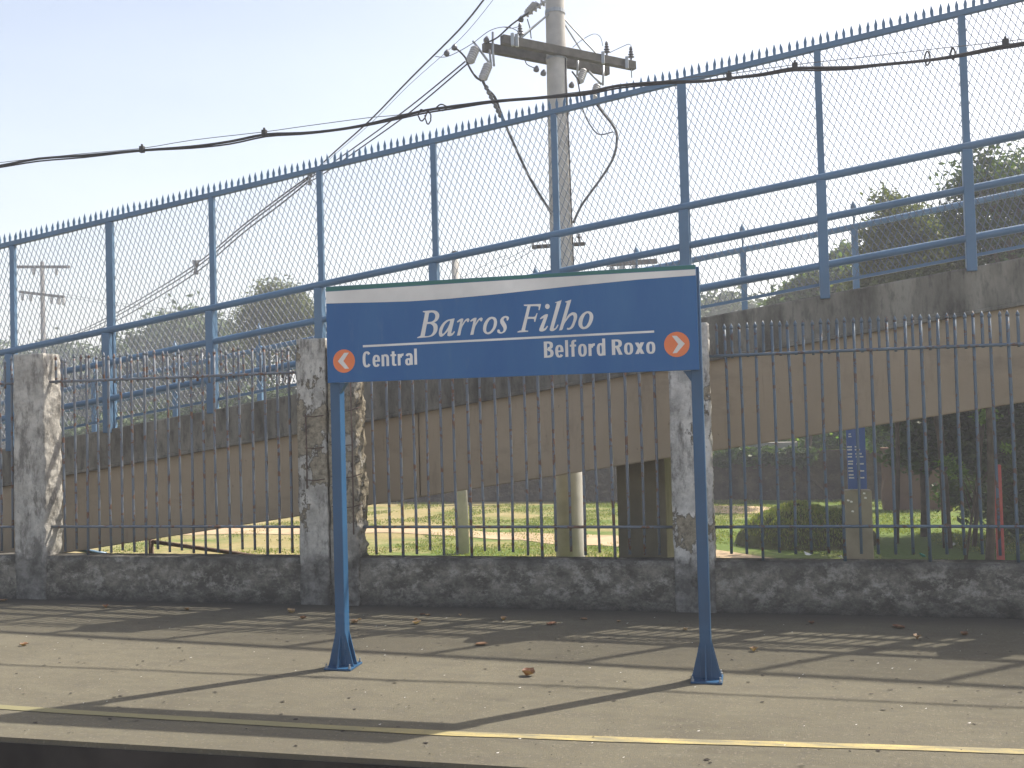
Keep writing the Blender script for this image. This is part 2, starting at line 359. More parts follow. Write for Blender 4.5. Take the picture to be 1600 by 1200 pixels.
# little bits of grit and leaf litter trodden into the platform
m = MB()
for i in range(800):
    x = random.uniform(-7.5, 4.5); y = random.uniform(4.6, 7.9); r = random.choice((.004, .005, .006, .008, .012, .016)); a = random.uniform(0, pi)
    q = [(x+r*random.uniform(.5, 1.4)*cos(a+t), y+r*.6*random.uniform(.5, 1.4)*sin(a+t), .003+random.uniform(0, .004)) for t in (0, 1.3, 2.6, 3.9, 5.1)]
    m.add(q, [(0, 1, 2, 3, 4)])
m.build('grit', 'litter_dark', kind='stuff', label='dark grit and chips on the platform')
m = MB()
for i in range(170):
    x = random.uniform(-7.5, 4.5); y = random.uniform(4.6, 7.9); r = random.choice((.004, .006, .009))
    m.add([(x-r, y, .003), (x+r*.4, y-r*.5, .004), (x+r, y+r*.3, .007), (x, y+r*.5, .004)], [(0, 1, 2, 3)])
m.build('pale_grit', 'litter_white', kind='stuff', label='pale grit on the platform')

# dirt path and trodden patches behind the wall
def strip(name, pts, mat, **kw):
    m = MB(); P = smoothpts([(x, y, h) for x, y, h in pts], 10)
    for i, p in enumerate(P):
        e = .22*noise.noise(Vector((p.x*.9, 7, 0))); e2 = .25*noise.noise(Vector((p.x*.8, 17, 0)))
        for k_ in range(5):
            yy = p.y-p.z-e+(2*p.z+e+e2)*k_/4; m.v.append((p.x, yy, gh(p.x, yy)+.012))
    for i in range(len(P)-1):
        for k_ in range(4): a = i*5+k_; m.f.append((a, a+5, a+6, a+1))
    return m.build(name, mat, smooth=True, **kw)
strip('dirt_path', [(-30, 22.4, .5), (-22, 22.6, .6), (-15, 22.2, .5), (-10, 22.6, .6), (-7, 22.2, .4), (-4.5, 21.4, .7), (-2.5, 20.6, .8), (-.4, 18.6, .7), (1.2, 17.6, .5)], 'soil', kind='structure', label='trodden tan dirt path through the grass')
strip('dirt_patch', [(-2.2, 27.6, .5), (-.5, 27.2, 1.0), (1.0, 26.8, .6), (2.0, 26.6, .2)], 'soil', kind='structure', label='bare tan patch near the boundary wall')
m = MB().box(-.65, 1.45, 15.9, 17.6, GZ+.02, GZ+.1); m.build('concrete_slab', 'grey_concrete', kind='structure', label='flat concrete pad behind the low wall', bevel=.02)

# ------------------------------------------------------------------ low wall, pillars, railings
WY = 8.15
def rough_box(x0, x1, y0, y1, z0, z1, st, amp, seed=0, side=None, taper=0):
    # box of small quads whose surface is pushed about by noise; side = extra roughness of the +x face
    bm = bmesh.new()
    def grid(o, a, b, na, nb):
        vs = [[bm.verts.new(o+a*(i/na)+b*(j/nb)) for j in range(nb+1)] for i in range(na+1)]
        for i in range(na):
            for j in range(nb): bm.faces.new((vs[i][j], vs[i+1][j], vs[i+1][j+1], vs[i][j+1]))
    X, Y, Z = x1-x0, y1-y0, z1-z0; V = Vector
    nx, ny, nz = max(1, round(X/st)), max(1, round(Y/st)), max(1, round(Z/st))
    grid(V((x0, y0, z0)), V((X, 0, 0)), V((0, 0, Z)), nx, nz); grid(V((x1, y1, z0)), V((-X, 0, 0)), V((0, 0, Z)), nx, nz)
    grid(V((x1, y0, z0)), V((0, Y, 0)), V((0, 0, Z)), ny, nz); grid(V((x0, y1, z0)), V((0, -Y, 0)), V((0, 0, Z)), ny, nz)
    grid(V((x0, y0, z1)), V((X, 0, 0)), V((0, Y, 0)), nx, ny); grid(V((x0, y1, z0)), V((X, 0, 0)), V((0, -Y, 0)), nx, ny)
    bmesh.ops.remove_doubles(bm, verts=bm.verts, dist=.0005)
    c = V(((x0+x1)/2, (y0+y1)/2, 0))
    for v in bm.verts:
        p = v.co.copy(); q = p*5+V((seed*3.7, 0, seed)); d = V((noise.noise(q), noise.noise(q+V((9, 0, 0))), 0))*amp
        q = p*22+V((seed, 5, 0)); d += V((noise.noise(q), noise.noise(q+V((9, 0, 0))), noise.noise(q+V((0, 9, 0)))))*amp*.35
        if side and p.x > x1-.03:
            d.x += -abs(noise.noise(p*9+V((seed, 0, 0))))*side*1.6-abs(noise.noise(p*34))*side*.9+side*.3
        if taper: d += (p-c).normalized()*0 + V(((c.x-p.x)*taper*(p.z-z0)/Z, 0, 0))
        v.co = p+d
    me = bpy.data.meshes.new('m'); bm.to_mesh(me); bm.free(); return me

wall = thing('low_wall', 'low concrete wall black with mould with flaking pillars along the back of the platform', 'wall', (-2, WY, 0))
me = rough_box(-14, 10, WY, WY+.22, -.05, .405, .06, .012, 1); me.materials.append(MT['plaster'])
me.polygons.foreach_set('use_smooth', [True]*len(me.polygons)); link('parapet', me, wall)
PIL = [(-9.9, -9.56, 'pillar_grey', .0, 'grey concrete pillar'), (-6.86, -6.52, 'pillar_grey', .018, 'grey pillar with a rough sunlit side'),
       (-3.92, -3.645, 'pillar_paired', .012, 'peeling white pillar with exposed reinforcing bars'), (-3.622, -3.365, 'pillar_broken', .035, 'broken pillar with crumbled edge and exposed reinforcing bars'),
       (-.65, -.325, 'pillar_white', .02, 'white flaking pillar with a bare brown patch'), (2.55, 2.9, 'pillar_grey', .01, 'grey concrete pillar'), (5.6, 5.95, 'pillar_grey', .01, 'grey concrete pillar')]
pil_o = []
for i, (a, b, mt, sd, lb) in enumerate(PIL):
    y1 = WY+.23
    me = rough_box(a, b, WY-.012, y1, -.03, 2.305+.02*(i % 3), .022, .010, 10+i, sd); me.materials.append(MT[mt])
    me.polygons.foreach_set('use_smooth', [True]*len(me.polygons))
    o = link('pillar', me, wall); o['label'] = lb; pil_o.append(o)
# plaster skirt where pillar 1 and 4 flare into the wall
def rod(pts, r, name, mat, parent, n=6): return MB().tube(pts, r, n).build(name, mat, parent, smooth=True)
for o, X, z0, z1, hz, L in ((pil_o[2], -3.83, 1.02, 1.68, (1.66, 1.38, 1.10), .17), (pil_o[3], -3.40, .62, 2.1, (1.96, 1.70, 1.40, 1.12, .86), -.2)):
    rod([(X, WY-.034, z0), (X+.006, WY-.036, (z0+z1)/2), (X, WY-.034, z1)], .006, 'rebar', 'rust', o)
    for h in hz: rod([(X-.01*(1 if L > 0 else -1), WY-.04, h), (X+L/2, WY-.036, h-.008), (X+L, WY-.032, h+.004)], .0045, 'rebar', 'rust', o)
for h in (1.96, 1.70, 1.12, .86):    # ties poking out of the broken edge
    rod([(-3.40, WY-.03, h), (-3.36, WY-.045, h+.012), (-3.325, WY+.0, h+.025)], .0045, 'rebar', 'rust', pil_o[3])

BY = 8.25
panels = [(-9.56, -6.86, 'bars_rusty', 'iron railing left of the leftmost grey pillar'),
          (-6.52, -3.92, 'bars_rusty', 'rusty iron railing with uneven tips between the left pillar and the paired pillars'),
          (-3.365, -.65, 'bars_rusty', 'iron railing seen beneath the blue station sign'),
          (-.325, 2.55, 'bars_blue', 'blue painted iron railing with pointed tips right of the sign'),
          (2.9, 5.6, 'bars_blue', 'blue iron railing beyond the right pillar')]
def bar_mesh(z0, z1, r, mt, nm, bend=0):
    m = MB(); n = 5
    pts = [(bend*sin(pi*i/n), bend*.4*sin(pi*i/n), z0+(z1-.05-z0)*i/n) for i in range(n+1)]
    m.tube(pts, r, 6); m.lathe((0, 0, z1-.052), (0, 0, 1), [(0, r*1.05), (.018, r*1.25), (.05, .001)], 6)
    return m.mesh(nm, mt, True)
for pi_, (a, b, mt, lb) in enumerate(panels):
    t = thing('iron_railing', lb, 'railing', (a, BY, .4), 'iron railings between the wall pillars')
    for nm, z, r in (('top_rail', 2.055, .013), ('bottom_rail', .672, .0125)):
        sag = random.uniform(-.008, .008)
        P = [(a-.03+(b-a+.06)*i/6, BY-.018, z+sag*sin(pi*i/6)) for i in range(7)]
        MB().tube(P, r, 6).build(nm, mt, t, smooth=True)
    longs = [bar_mesh(.46-.4, 2.325-.4, .0122, mt, 'bar', bd) for bd in (0, .006, -.006, .012)]
    deep = [bar_mesh(0, 2.325-.4, .013, mt, 'bar', bd) for bd in (0, .005)]
    short = [bar_mesh(2.04-.4, 2.325-.4, .0118, mt, 'short_bar')]
    n = round((b-a)/.1245); s = (b-a)/n
    for i in range(1, n):
        x = i*s; me = random.choice(longs) if i % 5 != 3 else random.choice(deep)
        jz = random.uniform(-.035, .012) if mt == 'bars_rusty' else random.uniform(-.006, .006)
        dz = min(0, jz) if me in deep else jz
        o = link('bar', me, t, loc=(x+random.uniform(-.004, .004), 0, 0 if me in deep else dz)); o.rotation_euler = (random.uniform(-.004, .004), random.uniform(-.006, .006), random.uniform(0, 6))
    for i in range(n):
        jz = random.uniform(-.05, .01) if mt == 'bars_rusty' else random.uniform(-.008, .008)
        o = link('short_bar', short[0], t, loc=((i+.5)*s+random.uniform(-.004, .004), 0, jz)); o.rotation_euler = (0, random.uniform(-.02, .02)*(mt == 'bars_rusty'), random.uniform(0, 6))

# ================================================================== FOOTBRIDGE RAMP
S = .142
XA, XB = -19.5, 13.0
ramp = thing('footbridge_ramp', 'beige concrete footbridge ramp rising to the right behind the railings', 'ramp', (-2, 9, GZ))
cuts = [XA, -9.4, -3.1, 3.6, XB]
for i in range(4):
    MB().slope(cuts[i]+.004, cuts[i+1]-.004, 9.035, 11.95, 1.30, 2.125, S).build('beam', 'beam', ramp, bevel=.012)
MB().slope(XA, XB, 9.0, 9.16, 2.125, 2.50, S).build('kerb', 'kerb', ramp, bevel=.015)
MB().slope(XA, XB, 8.985, 9.03, 2.10, 2.135, S).build('drip_ledge', 'kerb', ramp, bevel=.008)
MB().slope(XA, XB, 11.84, 12.0, 2.125, 2.50, S).build('kerb', 'kerb', ramp, bevel=.015)
MB().slope(XA, XB, 9.162, 11.838, 2.127, 2.34, S).build('deck', 'grey_concrete', ramp)
MB().box(-1.345, -.86, 10.0, 11.0, GZ-.05, 1.30+S*-1.3+.05).build('pier', 'pier_concrete', ramp, bevel=.012)
MB().box(6.2, 6.7, 10.0, 11.0, GZ-.05, 1.30+S*6.2+.05).build('pier', 'pier_concrete', ramp, bevel=.012)

def zt(x, c): return c+S*x
fence = thing('ramp_fence', 'tall blue mesh fence topped with spikes along the near side of the ramp', 'fence', (.66, 9.06, 2.5))
FX = [.66+1.183*k for k in range(-10, 7)]
FY = 9.06
tk = MB(); Z0 = 4.655
tk.slope(FX[0]-.03, FX[-1]+.03, FY-.025, FY+.025, Z0-.005, Z0+.045, S); tk.build('top_rail', 'ramp_blue', fence, bevel=.004)
bl = MB().slope(FX[0], FX[-1], FY+.004, FY+.03, 2.585, 2.612, S); bl.build('bottom_rail', 'ramp_blue', fence)
for c, r in ((3.52, .035), (3.165, .033), (2.76, .033)):
    SS = {3.52: .142, 3.165: .139, 2.76: .134}[c]
    MB().tube([(x, FY-.05, c+SS*x) for x in (FX[0]-.04, FX[5], FX[11], FX[-1]+.04)], r, 12).build('handrail', 'ramp_blue', fence, smooth=True)
for i, x in enumerate(FX):
    thick = (i-4) % 5 == 0
    h = .028 if not thick else .04
    MB().box(x-h, x+h, FY-.022, FY+.022, zt(x, 2.4), zt(x, Z0-.006)).build('mesh_post', 'ramp_blue', fence, bevel=.003)
    MB().box(x-.052 if not thick else x-.06, x+.03, FY-.085, FY-.025, zt(x, 2.46), zt(x, 3.49)).build('handrail_post', 'ramp_blue', fence, bevel=.006)
sp = MB()      # spike: flat pointed bar
sp.add([(-.010, -.006, 0), (.010, -.006, 0), (.010, .006, 0), (-.010, .006, 0), (-.014, -.006, .055), (.014, -.006, .055), (.014, .006, .055), (-.014, .006, .055), (0, 0, .11)],
       [(0, 3, 2, 1), (0, 1, 5, 4), (1, 2, 6, 5), (2, 3, 7, 6), (3, 0, 4, 7), (4, 5, 8), (5, 6, 8), (6, 7, 8), (7, 4, 8)])
spm = sp.mesh('spike', 'ramp_blue')
for i in range(len(FX)-1):
    for j in range(18):
        x = FX[i]+(j+.5)*1.183/18
        o = link('spike', spm, fence, loc=(x-.66, 0, zt(x, Z0+.04)-2.5)); o.rotation_euler = (random.gauss(0, .05), random.gauss(0, .045), random.uniform(-.2, .2)); o.scale = (1, 1, random.uniform(.9, 1.06))
# expanded diamond mesh, laid square to the slope
th = math.atan(S); U = Vector((cos(th), sin(th))); V2 = Vector((-sin(th), cos(th)))
CW, CH = .0585, .112
def clip(p, d, planes):
    t0, t1 = -1e9, 1e9
    for n, c in planes:       # keep n.p <= c
        den = n.dot(d); num = c-n.dot(p)
        if abs(den) < 1e-9:
            if num < 0: return None
            continue
        t = num/den
        if den > 0: t1 = min(t1, t)
        else: t0 = max(t0, t)
    return (t0, t1) if t1-t0 > .01 else None
for i in range(len(FX)-1):
    x0, x1 = FX[i]+.02, FX[i+1]-.02
    planes = [(Vector((1, 0)), x1), (Vector((-1, 0)), -x0), (Vector((-S, 1)), Z0+.002), (Vector((S, -1)), -2.60)]
    m = MB(); org = Vector((x0, zt(x0, 2.6)))
    for sgn in (1, -1):
        d = (U*CW/2*sgn + V2*CH/2).normalized()
        for k_ in range(-44, 66):
            p = org+U*CW*k_; q = clip(p, d, planes)
            if q:
                a = p+d*q[0]; b = p+d*q[1]; yy = FY+.010+sgn*.0012; n_ = 3; pts = []
                for e in range(n_+1):
                    c_ = a.lerp(b, e/n_); pts.append((c_.x+.010*noise.noise(Vector((c_.x*1.6, c_.y*1.6, i+9)))+random.uniform(-.0015, .0015), yy+.006+.012*noise.noise(Vector((c_.x*2, c_.y*2, i))), c_.y))
                m.tube(pts, .0034, 6, caps=False)
    m.build('mesh_panel', 'mesh_blue', fence, smooth=True, kind='stuff')

back = thing('ramp_handrail', 'blue tubular handrail on the far side of the ramp behind the mesh', 'handrail', (0, 12, 2.5))
BX = [-.04+1.245*k for k in range(-9, 9)]
for c, r in ((3.48, .036), (3.11, .036)):
    MB().tube([(x, 11.92, c+(.148 if c > 3.3 else .138)*x) for x in (BX[0], BX[6], BX[12], BX[-1])], r, 10).build('rail', 'ramp_blue', back, smooth=True)
for x in BX:
    MB().box(x-.035, x+.035, 11.90, 11.96, zt(x, 2.45), zt(x, 3.5)).build('post', 'ramp_blue', back, bevel=.005)
m = MB(); m.tube([(x, 11.92, zt(x, 2.62)) for x in (BX[0], BX[-1])], .02, 8); m.build('bottom_rail', 'ramp_blue', back, smooth=True)
for x in BX:
    q = MB().tube([(x, 11.93, zt(x, 3.48)), (x, 11.93, zt(x, 3.72))], .012, 6); q.lathe((x, 11.93, zt(x, 3.68)), (0, 0, 1), [(0, .03), (.04, .035), (.12, .002)], 8)
    q.build('finial', 'ramp_blue', back, smooth=True)
MB().tube([(x, 11.93, zt(x, 3.70)-.04*abs(sin(x*2.52))) for x in [BX[0]+.2*i for i in range(105)]], .0025, 4).build('strand_wire', 'wire_grey', back, smooth=True)

# ================================================================== STATION NAME SIGN
SY = 6.10
sign = thing('station_sign', 'blue station name sign reading Barros Filho on two blue posts', 'station sign', (-1.5, SY, 0))
PX0, PX1, PZ0, PZ1 = -2.703, -.300, 1.868, 2.503
board = MB().box(PX0, PX1, 6.072, 6.10, PZ0, PZ1).build('sign_panel', 'sign_panel', sign, bevel=.002)
def flat(name, outlines, y, mat, parent, th_=.0015, smooth_=False, sub=4):
    # filled outline (with holes) as a thin sheet standing in the sign's plane
    cu = bpy.data.curves.new(name, 'CURVE'); cu.dimensions = '2D'; cu.fill_mode = 'BOTH'; cu.extrude = th_/2
    for glyph in outlines:
        for ring in glyph:
            P = [Vector((a, b, 0)) for a, b in ring]; R = []
            n = len(P)
            if smooth_:
                for i in range(n):
                    a, b, c, d = P[i-1], P[i], P[(i+1) % n], P[(i+2) % n]
                    def sharp(p, q, r_): return (q-p).angle(r_-q, 0) > 1.05
                    sb, sc_ = sharp(a, b, c), sharp(b, c, d)
                    for j in range(sub):
                        t = j/sub
                        m1 = (c-b) if sb else (c-a)*.5; m2 = (c-b) if sc_ else (d-b)*.5
                        R.append(b*(2*t**3-3*t*t+1)+m1*(t**3-2*t*t+t)+c*(-2*t**3+3*t*t)+m2*(t**3-t*t))
            else: R = P
            sp_ = cu.splines.new('POLY'); sp_.points.add(len(R)-1); sp_.use_cyclic_u = True
            for q, p in zip(sp_.points, R): q.co = (p.x, p.y, 0, 1)
    o = bpy.data.objects.new(name, cu); me = bpy.data.meshes.new_from_object(o); bpy.data.objects.remove(o)
    for v in me.vertices: v.co = Vector((v.co.x, y-v.co.z, v.co.y))
    me.materials.clear(); me.materials.append(MT[mat]); me.name = name
    return link(name, me, parent)
lowW = [(-2.701, 2.392), (-2.5, 2.386), (-2.3, 2.380), (-2.12, 2.376), (-1.86, 2.379), (-1.6, 2.388), (-1.277, 2.404), (-1.03, 2.4165), (-.64, 2.432), (-.302, 2.438)]
flat('white_stripe', [[[(-.302, 2.4745), (-1.2, 2.477), (-1.9, 2.474), (-2.701, 2.4695)]+lowW]], 6.0712, 'sign_white', board)
flat('green_stripe', [[[(-.302, 2.4775), (-1.2, 2.480), (-1.9, 2.477), (-2.701, 2.4725), (-2.701, 2.5015), (-.302, 2.5015)]]], 6.0712, 'sign_green', board)
flat('underline', [[[(-2.4495, 2.0925), (-.561, 2.1035), (-.561, 2.1165), (-2.4495, 2.1065)]]], 6.0712, 'sign_white', board)
GL = [[[(-20340,23080),(-19929,23100),(-19585,23091),(-19372,23007),(-19248,22828),(-19262,22623),(-19387,22432),(-19583,22318),(-19415,22187),(-19369,21971),(-19427,21728),(-19604,21522),(-19843,21418),(-20189,21384),(-20760,21368),(-20741,21416),(-20575,21491),(-20511,21604),(-20201,22908),(-20217,22983),(-20332,23026)],[(-19920,22935),(-19803,22971),(-19640,22946),(-19527,22833),(-19505,22676),(-19579,22495),(-19754,22384),(-20038,22365)],[(-20089,22231),(-19865,22237),(-19704,22135),(-19640,21943),(-19690,21699),(-19840,21520),(-20057,21464),(-20251,21477)]],[[(-18222,22515),(-18270,22329),(-18458,21651),(-18469,21570),(-18400,21575),(-18269,21704),(-18220,21648),(-18395,21444),(-18601,21392),(-18720,21430),(-18725,21532),(-18669,21742),(-18853,21571),(-19028,21423),(-19174,21380),(-19266,21466),(-19291,21672),(-19210,21964),(-19006,22242),(-18745,22426),(-18487,22479)],[(-18516,22374),(-18661,22348),(-18880,22154),(-19038,21854),(-19082,21638),(-19041,21555),(-18915,21635),(-18716,21900),(-18572,22172)]],[[(-18075,22300),(-17957,22396),(-17785,22478),(-17646,22471),(-17666,22341),(-17766,22085),(-17600,22297),(-17460,22433),(-17320,22480),(-17249,22415),(-17283,22262),(-17369,22225),(-17417,22313),(-17481,22308),(-17604,22143),(-17759,21881),(-17877,21413),(-18082,21401),(-18062,21502),(-17868,22229),(-17896,22295),(-18034,22236)]],[[(-15701,22490),(-15516,22400),(-15439,22154),(-15511,21833),(-15706,21559),(-15961,21408),(-16190,21439),(-16333,21587),(-16356,21832),(-16277,22112),(-16081,22367),(-15890,22479)],[(-15775,22380),(-15657,22285),(-15641,22082),(-15720,21802),(-15893,21588),(-16054,21514),(-16144,21579),(-16157,21742),(-16091,22022),(-15937,22279)]],[[(-14785,22494),(-14671,22420),(-14674,22311),(-14752,22193),(-14805,22224),(-14810,22346),(-14892,22394),(-14976,22350),(-15008,22254),(-14941,22130),(-14838,21923),(-14827,21721),(-14937,21512),(-15168,21409),(-15355,21442),(-15436,21526),(-15424,21647),(-15348,21684),(-15275,21620),(-15248,21526),(-15145,21493),(-15052,21569),(-15023,21689),(-15094,21854),(-15213,22062),(-15228,22245),(-15120,22413),(-14951,22494)]],[[(-17197,22307),(-17081,22403),(-16910,22484),(-16771,22477),(-16791,22348),(-16891,22093),(-16725,22304),(-16587,22440),(-16447,22486),(-16377,22422),(-16411,22269),(-16496,22232),(-16544,22320),(-16607,22315),(-16729,22150),(-16884,21889),(-17002,21422),(-17205,21411),(-17185,21512),(-16993,22236),(-17020,22302),(-17157,22244)]],[[(-13672,23155),(-12586,23147),(-12588,23075),(-12678,22763),(-12743,22766),(-12726,22938),(-12794,23006),(-13194,23034),(-13262,22973),(-13426,22379),(-13099,22363),(-12975,22397),(-12867,22580),(-12814,22570),(-12977,22036),(-13042,22051),(-13046,22200),(-13122,22240),(-13467,22244),(-13629,21605),(-13598,21535),(-13430,21508),(-13461,21445),(-14132,21427),(-14118,21495),(-13935,21551),(-13859,21616),(-13467,22984),(-13510,23050),(-13661,23082)]],[[(-12029,22958),(-12046,23039),(-12098,23100),(-12170,23126),(-12244,23108),(-12299,23052),(-12321,22973),(-12304,22892),(-12252,22831),(-12179,22806),(-12106,22824),(-12051,22879)]],[[(-12672,22242),(-12485,22393),(-12278,22483),(-12156,22477),(-12181,22338),(-12445,21651),(-12438,21598),(-12364,21615),(-12217,21768),(-12170,21718),(-12306,21524),(-12512,21422),(-12675,21433),(-12734,21504),(-12702,21643),(-12449,22203),(-12472,22252),(-12633,22188)]],[[(-11689,23192),(-11281,23303),(-11304,23184),(-11793,21680),(-11792,21589),(-11715,21585),(-11555,21809),(-11499,21778),(-11614,21572),(-11821,21430),(-12004,21423),(-12062,21513),(-12025,21671),(-11587,23087),(-11609,23144)]],[[(-11041,23210),(-10667,23310),(-10687,23192),(-11049,22096),(-10864,22365),(-10659,22502),(-10458,22504),(-10333,22387),(-10328,22148),(-10436,21875),(-10564,21611),(-10749,21473),(-10931,21449),(-10989,21520),(-10927,21580),(-10847,21557),(-10724,21658),(-10595,21923),(-10532,22158),(-10552,22310),(-10623,22353),(-10787,22262),(-10974,22052),(-11142,21809),(-11273,21477),(-11456,21446),(-11445,21525),(-10957,23055),(-10979,23127)]],[[(-9616,22541),(-9419,22460),(-9313,22257),(-9345,21982),(-9502,21673),(-9727,21485),(-9988,21450),(-10164,21565),(-10247,21767),(-10210,22063),(-10042,22332),(-9837,22489)],[(-9659,22432),(-9562,22348),(-9539,22169),(-9616,21876),(-9762,21645),(-9904,21573),(-9982,21636),(-10005,21815),(-9941,22090),(-9802,22340)]]]
flat('station_name', [[[(a/1e4, b/1e4) for a, b in ring] for ring in gph] for gph in GL], 6.0712, 'sign_white', board, smooth_=True)
def _arc(cx, cz, rx, rz, tx, tz, a0, a1):
    n = max(6, int(abs(a1-a0)/12)); P_ = []
    def se(a, x_, z_): c_, s_ = cos(a), sin(a); return cx+x_*math.copysign(abs(c_)**.78, c_), cz+z_*math.copysign(abs(s_)**.78, s_)
    out = [se(radians(a0+(a1-a0)*i/n), rx, rz) for i in range(n+1)]; inn = [se(radians(a0+(a1-a0)*i/n), rx-tx, rz-tz) for i in range(n+1)]
    return [[out[i], out[i+1], inn[i+1], inn[i]] for i in range(n)]
def _r(x0, x1, z0, z1): return [[(x0, z0), (x1, z0), (x1, z1), (x0, z1)]]
SANS = {'C': (.50, [_arc(.25, .5, .25, .52, .165, .135, 38, 322)]),
 'e': (.44, [_arc(.22, .37, .22, .39, .155, .12, 0, 325), _r(.08, .44, .315, .415)]),
 'n': (.44, [_r(0, .155, 0, .74), _arc(.23, .48, .21, .28, .155, .13, 0, 120), _r(.285, .44, 0, .5)]),
 't': (.33, [_r(.08, .235, .14, .93), _r(0, .33, .62, .74), _arc(.24, .17, .16, .18, .155, .12, 180, 270), _r(.235, .33, -.01, .11)]),
 'r': (.34, [_r(0, .155, 0, .74), _arc(.32, .42, .25, .34, .155, .15, 86, 165)]),
 'a': (.44, [_arc(.19, .21, .19, .23, .145, .11, 0, 360), _r(.285, .44, 0, .5), _arc(.23, .48, .21, .28, .155, .12, 0, 158)]),
 'l': (.155, [_r(0, .155, 0, 1.03)]),
 'B': (.51, [_r(0, .17, 0, 1), _arc(.21, .755, .28, .245, .17, .13, -90, 90), _arc(.21, .27, .30, .27, .17, .13, -90, 90), _r(.1, .22, .87, 1), _r(.1, .22, 0, .13), _r(.1, .22, .46, .56)]),
 'f': (.34, [_r(.08, .235, 0, .85), _r(0, .33, .62, .74), _arc(.27, .82, .19, .21, .155, .12, 90, 180), _r(.265, .34, .91, 1.03)]),
 'o': (.45, [_arc(.225, .37, .225, .39, .155, .12, 0, 360)]),
 'd': (.45, [_arc(.21, .37, .21, .39, .155, .12, 0, 360), _r(.295, .45, 0, 1.03)]),
 'R': (.52, [_r(0, .17, 0, 1), _arc(.22, .73, .29, .27, .17, .13, -90, 90), _r(.1, .23, .87, 1), _r(.1, .23, .46, .59), [[(.20, .48), (.37, .50), (.53, 0), (.35, 0)]]]),
 'x': (.46, [[[(0, .74), (.18, .74), (.46, 0), (.28, 0)]], [[(.28, .74), (.46, .74), (.18, 0), (0, 0)]]])}
def word(name, txt, x0, x1, z0, zc, slope=0):
    tot = sum(SANS[c_][0] for c_ in txt)+.095*(len(txt)-1); k_ = (x1-x0)/tot; m = MB(); x = 0
    for c_ in txt:
        for j, st in enumerate(SANS[c_][1]):
            yy = 6.0708-.00025*j
            for q in st:
                P_ = [(x0+(x+a)*k_, yy, z0+b*(zc-z0)+slope*(x+a)*k_) for a, b in q]; Q_ = [(p[0], 6.0719, p[2]) for p in P_]
                m.add(P_+Q_, [(0, 1, 2, 3), (0, 4, 5, 1), (1, 5, 6, 2), (2, 6, 7, 3), (3, 7, 4, 0)])
        x += SANS[c_][0]+.095
    return m.build(name, 'sign_white', board, kind='stuff')
word('direction_name', 'Central', -2.4535, -2.081, 1.9625, 2.063, .010)
word('direction_name', 'Belford', -1.247, -.862, 1.9770, 2.078)
word('direction_name', 'Roxo', -.822, -.557, 1.9775, 2.072)
for cx, cz, pts in ((-2.584, 2.008, [(-2.6263, 2.0075), (-2.5801, 2.0615), (-2.5485, 2.0622), (-2.5877, 2.0085), (-2.5487, 1.9573), (-2.5779, 1.9573)]),
                    (-.4274, 2.026, [(-.4556, 2.0795), (-.4268, 2.0785), (-.3795, 2.0282), (-.4287, 1.9742), (-.4547, 1.9731), (-.4189, 2.0272)])):
    d = flat('arrow_disc', [[[(cx+.0765*cos(a*pi/20), cz+.0765*sin(a*pi/20)) for a in range(40)]]], 6.0712, 'sign_orange', board)
    c_ = flat('chevron', [[pts]], 6.0694, 'sign_white', board)
for px, lb in ((-2.668, 'left'), (-.318, 'right')):
    x0, x1 = px-.033, px+.034
    po = MB().box(x0, x1, 6.104, 6.185, .01, 2.495).build('post', 'post_blue', sign, bevel=.004)
    MB().box(px-.09, px+.096, 6.04, 6.24, .002, .014).build('base_plate', 'post_blue', po, bevel=.002)
    q = MB()
    for sgx in (-1, 1):
        e = x0 if sgx < 0 else x1
        for yy in (6.112, 6.172):
            q.add([(e, yy-.004, .014), (e+sgx*.056, yy-.004, .014), (e+sgx*.05, yy-.004, .03), (e, yy-.004, .235), (e, yy+.004, .014), (e+sgx*.056, yy+.004, .014), (e+sgx*.05, yy+.004, .03), (e, yy+.004, .235)],
                  [(0, 1, 2, 3), (7, 6, 5, 4), (0, 4, 5, 1), (1, 5, 6, 2), (2, 6, 7, 3), (3, 7, 4, 0)])
    q.build('gusset', 'post_blue', po)
    q = MB()
    q.add([(px-.004, 6.104, .014), (px+.004, 6.104, .014), (px-.004, 6.045, .014), (px+.004, 6.045, .014), (px-.004, 6.104, .22), (px+.004, 6.104, .22)],
          [(0, 2, 3, 1), (0, 4, 2), (1, 3, 5), (2, 4, 5, 3)])
    q.build('gusset', 'post_blue', po)
    for bx in (-.078, .084):
        for by in (6.052, 6.228):
            MB().lathe((px+bx, by, .014), (0, 0, 1), [(0, .009), (.012, .009), (.013, .005), (.028, .005)], 6).build('bolt', 'galvanised', po)
    # corner bracket under the panel
    s_ = 1 if lb == 'left' else -1; e = x1 if s_ > 0 else x0
    MB().add([(e, 6.106, 1.80), (e, 6.106, 1.866), (e+s_*.045, 6.106, 1.866), (e, 6.15, 1.80), (e, 6.15, 1.866), (e+s_*.045, 6.15, 1.866)],
             [(0, 1, 2), (5, 4, 3), (0, 2, 5, 3), (0, 3, 4, 1), (1, 4, 5, 2)]).build('bracket', 'post_blue', po)

